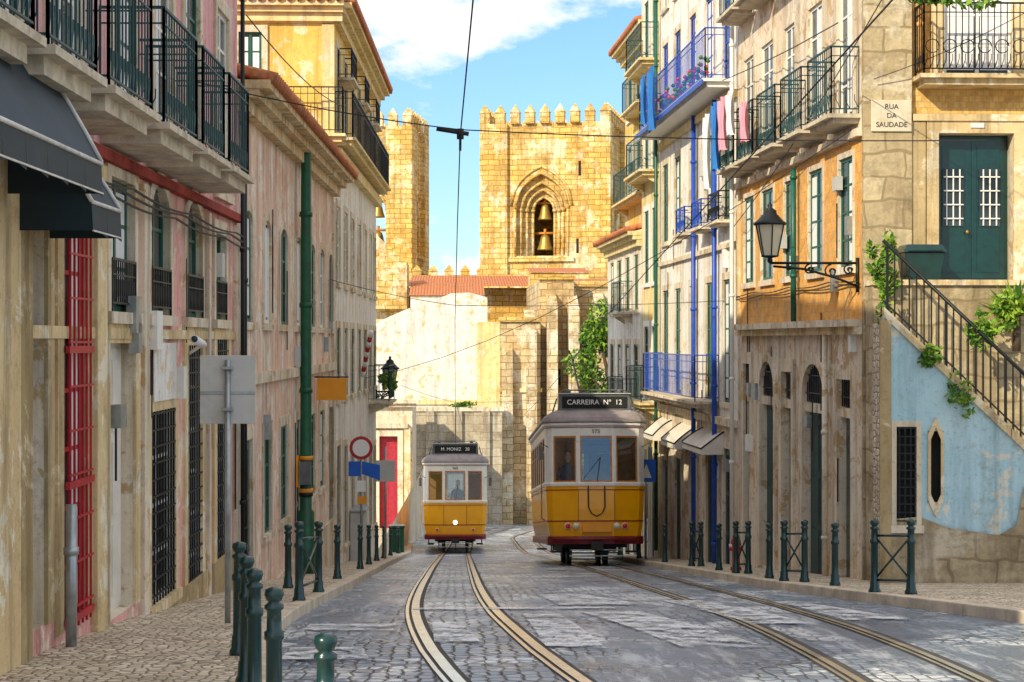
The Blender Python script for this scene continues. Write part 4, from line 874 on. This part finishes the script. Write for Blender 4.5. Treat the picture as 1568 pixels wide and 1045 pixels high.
# ------------------------------------------------------------------ CATHEDRAL
def merlons(mb,F,s0,s1,z,mat,w=.82,gap=.55,h=.95,th=.6,n0=-.6,pk=.8):
    k_=max(1,round((s1-s0+gap)/(w+gap))); st=(s1-s0-w)/max(1,k_-1)
    for i in range(k_):
        a=s0+i*st; mb.box(F,a,a+w,n0,n0+th,z,z+h,mat); b=.06
        P=[F(a-b,n0-b,z+h+.002),F(a+w+b,n0-b,z+h+.002),F(a+w+b,n0+th+b,z+h+.002),F(a-b,n0+th+b,z+h+.002)]; c=F(a+w/2,n0+th/2,z+h+pk)
        mb.add(P+[c],[[0,1,4],[1,2,4],[2,3,4],[3,0,4],[0,3,2,1]],mat)
def tower(x,y,w,d,rot,zb,ztop,name,e,arch_off=0.):
    mb=MB(); c,s=math.cos(rot),math.sin(rot)
    A=(x,y); B=(x+w*c,y+w*s); C=(B[0]-d*s,B[1]+d*c); D=(A[0]-d*s,A[1]+d*c)
    Ff=Fr(A,B,1); Fr_=Fr(B,C,1); Fb=Fr(C,D,1); Fl=Fr(D,A,1)
    m=w/2+arch_off; za=ztop-11.4
    o1=O(m-2.35,m+2.35,za,za+7.3,arch='p'); 
    wall(mb,Ff,0,w,zb,ztop,[o1],'tower',0,.45,'tower')
    o2=O(m-1.9,m+1.9,za,za+6.5,arch='p'); wall(mb,Ff,m-2.5,m+2.5,za-.1,za+7.5,[o2],'tower',-.45,.4,'tower')
    o3=O(m-1.45,m+1.45,za,za+5.9,arch='p'); wall(mb,Ff,m-2.1,m+2.1,za-.1,za+7,[o3],'tower',-.85,.4,'tower')
    o4=O(m-.98,m+.98,za,za+5.3,arch='p'); wall(mb,Ff,m-1.7,m+1.7,za-.1,za+6.2,[o4],'tower',-1.25,.6,'tower')
    for o,nn in ((o1,.0),(o2,-.45),(o3,-.85),(o4,-1.25)):
        P=arcpts(o,16); mb.tube([Ff(p[0],nn+.03,p[1]) for p in P],.13,'tower',6)
        for q in (o['s0']-.0,o['s1']+.0): mb.tube([Ff(q,nn+.02,za),Ff(q,nn+.02,P[0][1])],.12,'tower',8); mb.lathe(Ff(q,nn+.02,P[0][1]-.25),[(.13,0),(.22,.25),(.22,.32)],'tower',8)
    P=arcpts(O(m-2.75,m+2.75,za,za+7.9,arch='p'),16); mb.tube([Ff(p[0],.05,p[1]) for p in P],.14,'tower',6)
    for F,L in ((Fr_,d),(Fb,w),(Fl,d)):
        ob=O(L/2-.98,L/2+.98,za,za+5.3,arch='p'); wall(mb,F,0,L,zb,ztop,[ob],'tower',0,1.2,'tower'); P=arcpts(O(L/2-1.4,L/2+1.4,za,za+5.9,arch='p'),12); mb.tube([F(p[0],.04,p[1]) for p in P],.14,'tower',6)
    mb.poly([Ff(0,0,ztop-.02),Ff(w,0,ztop-.02),Ff(w,-d,ztop-.02),Ff(0,-d,ztop-.02)],'tower'); mb.poly([Ff(0,0,za-.3),Ff(w,0,za-.3),Ff(w,-d,za-.3),Ff(0,-d,za-.3)],'tower')
    for F,L in ((Ff,w),(Fr_,d),(Fl,d),(Fb,w)):
        for a,b in ((-.35,2.1),(L-2.1,L+.35)): mb.box(F,a,b,.002,.38,zb,ztop+.25,'tower')
        mb.box(F,m-2.9 if F is Ff else 2.2,m+2.9 if F is Ff else L-2.2,.002,.3,za-.5,za-.15,'tower'); mb.box(F,-.3,L+.3,.002,.46,za-1.9,za-1.65,'tower')
        merlons(mb,F,-.30,L+.30,ztop+(.25),'tower',n0=-.22)
        mb.box(F,1.2,L-1.2,-.5,-.0+.03,ztop,ztop+.25,'tower')
    for ss,zz in ((w-2.5,ztop-4.4),(w-2.7,za+.2)): mb.box(Ff,ss,ss+.22,.0,.012,zz,zz+1.3,'dark')
    mb.build(name+'_masonry',e)
    bb=MB()
    for zz,r in ((za+3.3,.62),(za+.6,.72)):
        p=Ff(m,-1.9,zz); bb.lathe(p,[(r*1.05,0),(r,.12),(r*.78,.5),(r*.62,1.0),(r*.5,1.25),(r*.2,1.38)],'bell',16); bb.tube([Ff(m-1.05,-1.9,zz+1.5),Ff(m+1.05,-1.9,zz+1.5)],.12,'wood',6); bb.tube([Ff(m,-1.9,zz+1.3),Ff(m,-1.9,zz+1.9)],.14,'wood',6)
    bb.build(name+'_bells',e)
e=empty('cathedral',(8,150,-13))
tower(2.45,150.5,10.9,10.9,math.radians(-13),-16,18.9,'bell_tower',e,-.35)
tower(-12.8,160.,8.4,8.4,math.radians(-9),-16,19.8,'bell_tower',e,.9)
mb=MB(); FN=Fr((-6,152),(4,152),1)
mb.box(FN,-2,10,-8,0,-16,5.9,'tower'); merlons(mb,FN,2,10,5.9,'tower',w=.8,gap=.6,h=.35,n0=-.6,pk=.6)
def blk(x0,x1,y0,dep,z0,z1,mat): mb.box(lambda a,n,z:W(a,y0+n,z),x0,x1,0,dep,z0,z1,mat)
blk(-9,-3.9,128,14,-14,2.4,'tower'); blk(-3.9,5.6,134,16,-14,4.2,'tower')
mb.hexa([W(-6.9,127,2.4),W(-3.75,127,2.4),W(-3.75,127,5.9),W(-6.9,127,8.7),W(-6.9,133,2.4),W(-3.75,133,2.4),W(-3.75,133,5.9),W(-6.9,133,8.7)],'tower')
blk(2.7,5.2,106,12,-14,1.2,'nave'); blk(5.22,7.4,107.5,20,-14,3.9,'nave'); blk(7.4,11.3,109,20,-14,3.5,'nave'); blk(11.32,30,116,20,-14,1.5,'nave')
for xx,zt_ in ((2.8,.8),(4.3,2.0),(5.6,3.7),(6.95,3.5),(8.7,3.2)):
    mb.hexa([W(xx,104.7,-14),W(xx+.65,104.7,-14),W(xx+.65,109.2,-14),W(xx,109.2,-14),W(xx,105.4,zt_-1.5),W(xx+.65,105.4,zt_-1.5),W(xx+.65,109.2,zt_),W(xx,109.2,zt_)],'nave')
blk(8.1,8.45,105.8,3.3,-.9,.5,'dark'); blk(6.3,6.55,107.3,.3,-2.8,-1.8,'dark')
for (a,b,y_,z_) in ((2.6,5.3,105.8,1.2),(5.1,7.5,107.3,3.9),(7.3,11.4,108.8,3.5)): blk(a,b,y_,.5,z_+.002,z_+.3,'tower'); blk(a,b,y_+.05,.3,-3.2,-2.95,'tower')
blk(-3.4,1.9,124,5,-14,3.3,'whitef'); blk(5.4,9.6,124,6,-14,5.0,'tower')
mb.build('nave_and_chapels',e)
rf=MB()
def roofp(x0,x1,y0,y1,z0,z1): rf.poly([W(x0,y0,z0),W(x1,y0,z0),W(x1,y1,z1),W(x0,y1,z1)],'roof')
roofp(-3.8,6.8,132,143,4.25,5.5); roofp(7.3,11.3,108.8,118,3.85,4.3); roofp(-9,-3.9,128,136,2.45,4); roofp(-3.5,2,123.8,129,3.32,4.4); roofp(5.3,9.7,123.8,130,5.02,5.6)
rf.build('tiled_roofs',e)
e=empty('white_rendered_house',(-2,108,-11)); mb=MB(); w2=MB()
pf=[(-9,-13),(1.9,-13),(1.9,2.75),(.8,3.05),(-.4,3.0),(-1.6,2.5),(-3.2,2.0),(-5.0,1.2),(-5.8,.6),(-9,.5)]
mb.poly([W(a,107,b) for a,b in pf],'whitef'); mb.poly([W(a,122,b) for a,b in pf],'whitef')
for (a,b),(c,d) in zip(pf,pf[1:]+pf[:1]): mb.poly([W(a,107,b),W(c,107,d),W(c,122,d),W(a,122,b)],'whitef')
mb.box(lambda a,n,z:W(a,107-n,z),1.25,2.68,0.01,.6,-13,1.2,'yellowpale'); mb.box(lambda a,n,z:W(a,107-n,z),-9,1.2,0.01,.10,-4.0,-3.7,'yellowpale'); mb.build('walls',e)
e=empty('retaining_wall',(-1,103,-11)); mb=MB(); B=lambda a,n,z:W(a,104-n,z)
mb.box(B,-4.2,2.75,-.8,0,-13.5,-4.3,'gwall'); mb.box(B,-4.3,2.85,-.85,.1,-4.3,-4.05,'stone')
for x in (-3.6,-1.9,-.2,1.5): mb.box(B,x,x+.5,.0,.22,-13.5,-4.31,'gwall')
mb.build('masonry',e); plant('wall_weeds',(.3,104,-3.9),(1.2,.2,.3),300,.10)
e=empty('church_portal',(-4,93,-10)); mb=MB(); w2=MB(); FP=Fr((-9,93),(-2.45,93),1)
o=O(4.75,5.75,-10.3,-5.2,d=.35); o2=O(1.5,2.6,-9,-6,d=.3)
wall(mb,FP,0,6.55,-13,-3.6,[o,o2],'stone'); infill(w2,FP,o,'doorr'); infill(w2,FP,o2,'g'); surround(w2,FP,o,.3,.12,'stone',False)
mb.poly([FP(6.55,0,-13),FP(6.55,-9,-13),FP(6.55,-9,-3.6),FP(6.55,0,-3.6)],'stone'); mb.poly([FP(0,0,-3.6),FP(6.55,0,-3.6),FP(6.55,-9,-3.6),FP(0,-9,-3.6)],'roof')
mb.box(FP,-.1,6.75,-.2,.30,-3.6,-3.4,'stone'); mb.box(FP,-.1,6.95,-.2,.5,-3.4,-3.2,'stone'); mb.box(FP,4.2,6.3,.003,.3,-4.75,-4.5,'stone')
for x in (4.1,6.1): mb.box(FP,x,x+.35,.002,.2,-13,-4.75,'ochre_stone')
mb.build('walls',e); w2.build('door_and_window',e)
e=empty('garden_wall',(-6,60,-8)); mb=MB(); wall(mb,FL,50.3,93,-13,-6.3,[],'stone',n=-.02,depth=.2); mb.build('masonry',e)
# ------------------------------------------------------------------ WORLD / SUN / CAMERA
az=math.radians(220); el=math.radians(30)   # azimuth clockwise from +Y
w=bpy.data.worlds.new('World'); scn.world=w; w.use_nodes=True; nt=w.node_tree; bg=nt.nodes['Background']
def wn(t): return nt.nodes.new(t)
sky=wn('ShaderNodeTexSky'); sky.sky_type='NISHITA'; sky.sun_disc=False; sky.sun_elevation=el; sky.sun_rotation=az; sky.dust_density=.3; sky.air_density=1.3; sky.ozone_density=3.
tc=wn('ShaderNodeTexCoord'); mp=wn('ShaderNodeMapping'); mp.inputs['Scale'].default_value=(1,1,2.0); mp.inputs['Location'].default_value=(.3,.1,.25); nt.links.new(tc.outputs['Generated'],mp.inputs[0])
no=wn('ShaderNodeTexNoise'); no.inputs['Scale'].default_value=7.5; no.inputs['Detail'].default_value=8; no.inputs['Roughness'].default_value=.6; nt.links.new(mp.outputs[0],no.inputs['Vector'])
sp=wn('ShaderNodeSeparateXYZ'); nt.links.new(tc.outputs['Generated'],sp.inputs[0])
ad=wn('ShaderNodeMath'); ad.operation='MULTIPLY_ADD'; nt.links.new(sp.outputs[2],ad.inputs[0]); ad.inputs[1].default_value=.17; nt.links.new(no.outputs['Fac'],ad.inputs[2])  # cloud cover thickens toward the unseen zenith, added to raise ambient fill
mr=wn('ShaderNodeMapRange'); mr.inputs[1].default_value=.50; mr.inputs[2].default_value=.60; mr.inputs[4].default_value=.95; nt.links.new(ad.outputs[0],mr.inputs[0])
tint=wn('ShaderNodeMix'); tint.data_type='RGBA'; tint.blend_type='MULTIPLY'; tint.inputs[0].default_value=1; nt.links.new(sky.outputs[0],tint.inputs[6]); tint.inputs[7].default_value=(.70,.92,1.22,1)
mx=wn('ShaderNodeMix'); mx.data_type='RGBA'; nt.links.new(mr.outputs[0],mx.inputs[0]); nt.links.new(tint.outputs[2],mx.inputs[6]); mx.inputs[7].default_value=(8.4,8.2,8.0,1)
nt.links.new(mx.outputs[2],bg.inputs[0]); bg.inputs[1].default_value=.15
sd=bpy.data.lights.new('sun','SUN'); sd.energy=5; sd.angle=math.radians(.5); sd.color=(1,.87,.62); so=bpy.data.objects.new('sun',sd); scn.collection.objects.link(so)
tosun=Vector((math.sin(az)*math.cos(el),math.cos(az)*math.cos(el),math.sin(el))); so.rotation_euler=tosun.to_track_quat('Z','Y').to_euler(); so.location=(-20,-30,40)
cd=bpy.data.cameras.new('camera'); cd.lens=59.7; cd.sensor_width=36; cd.clip_end=6000; co=bpy.data.objects.new('camera',cd); scn.collection.objects.link(co)
co.location=(0,0,0); co.rotation_euler=(math.pi/2,0,-math.atan(84/2600)); scn.camera=co
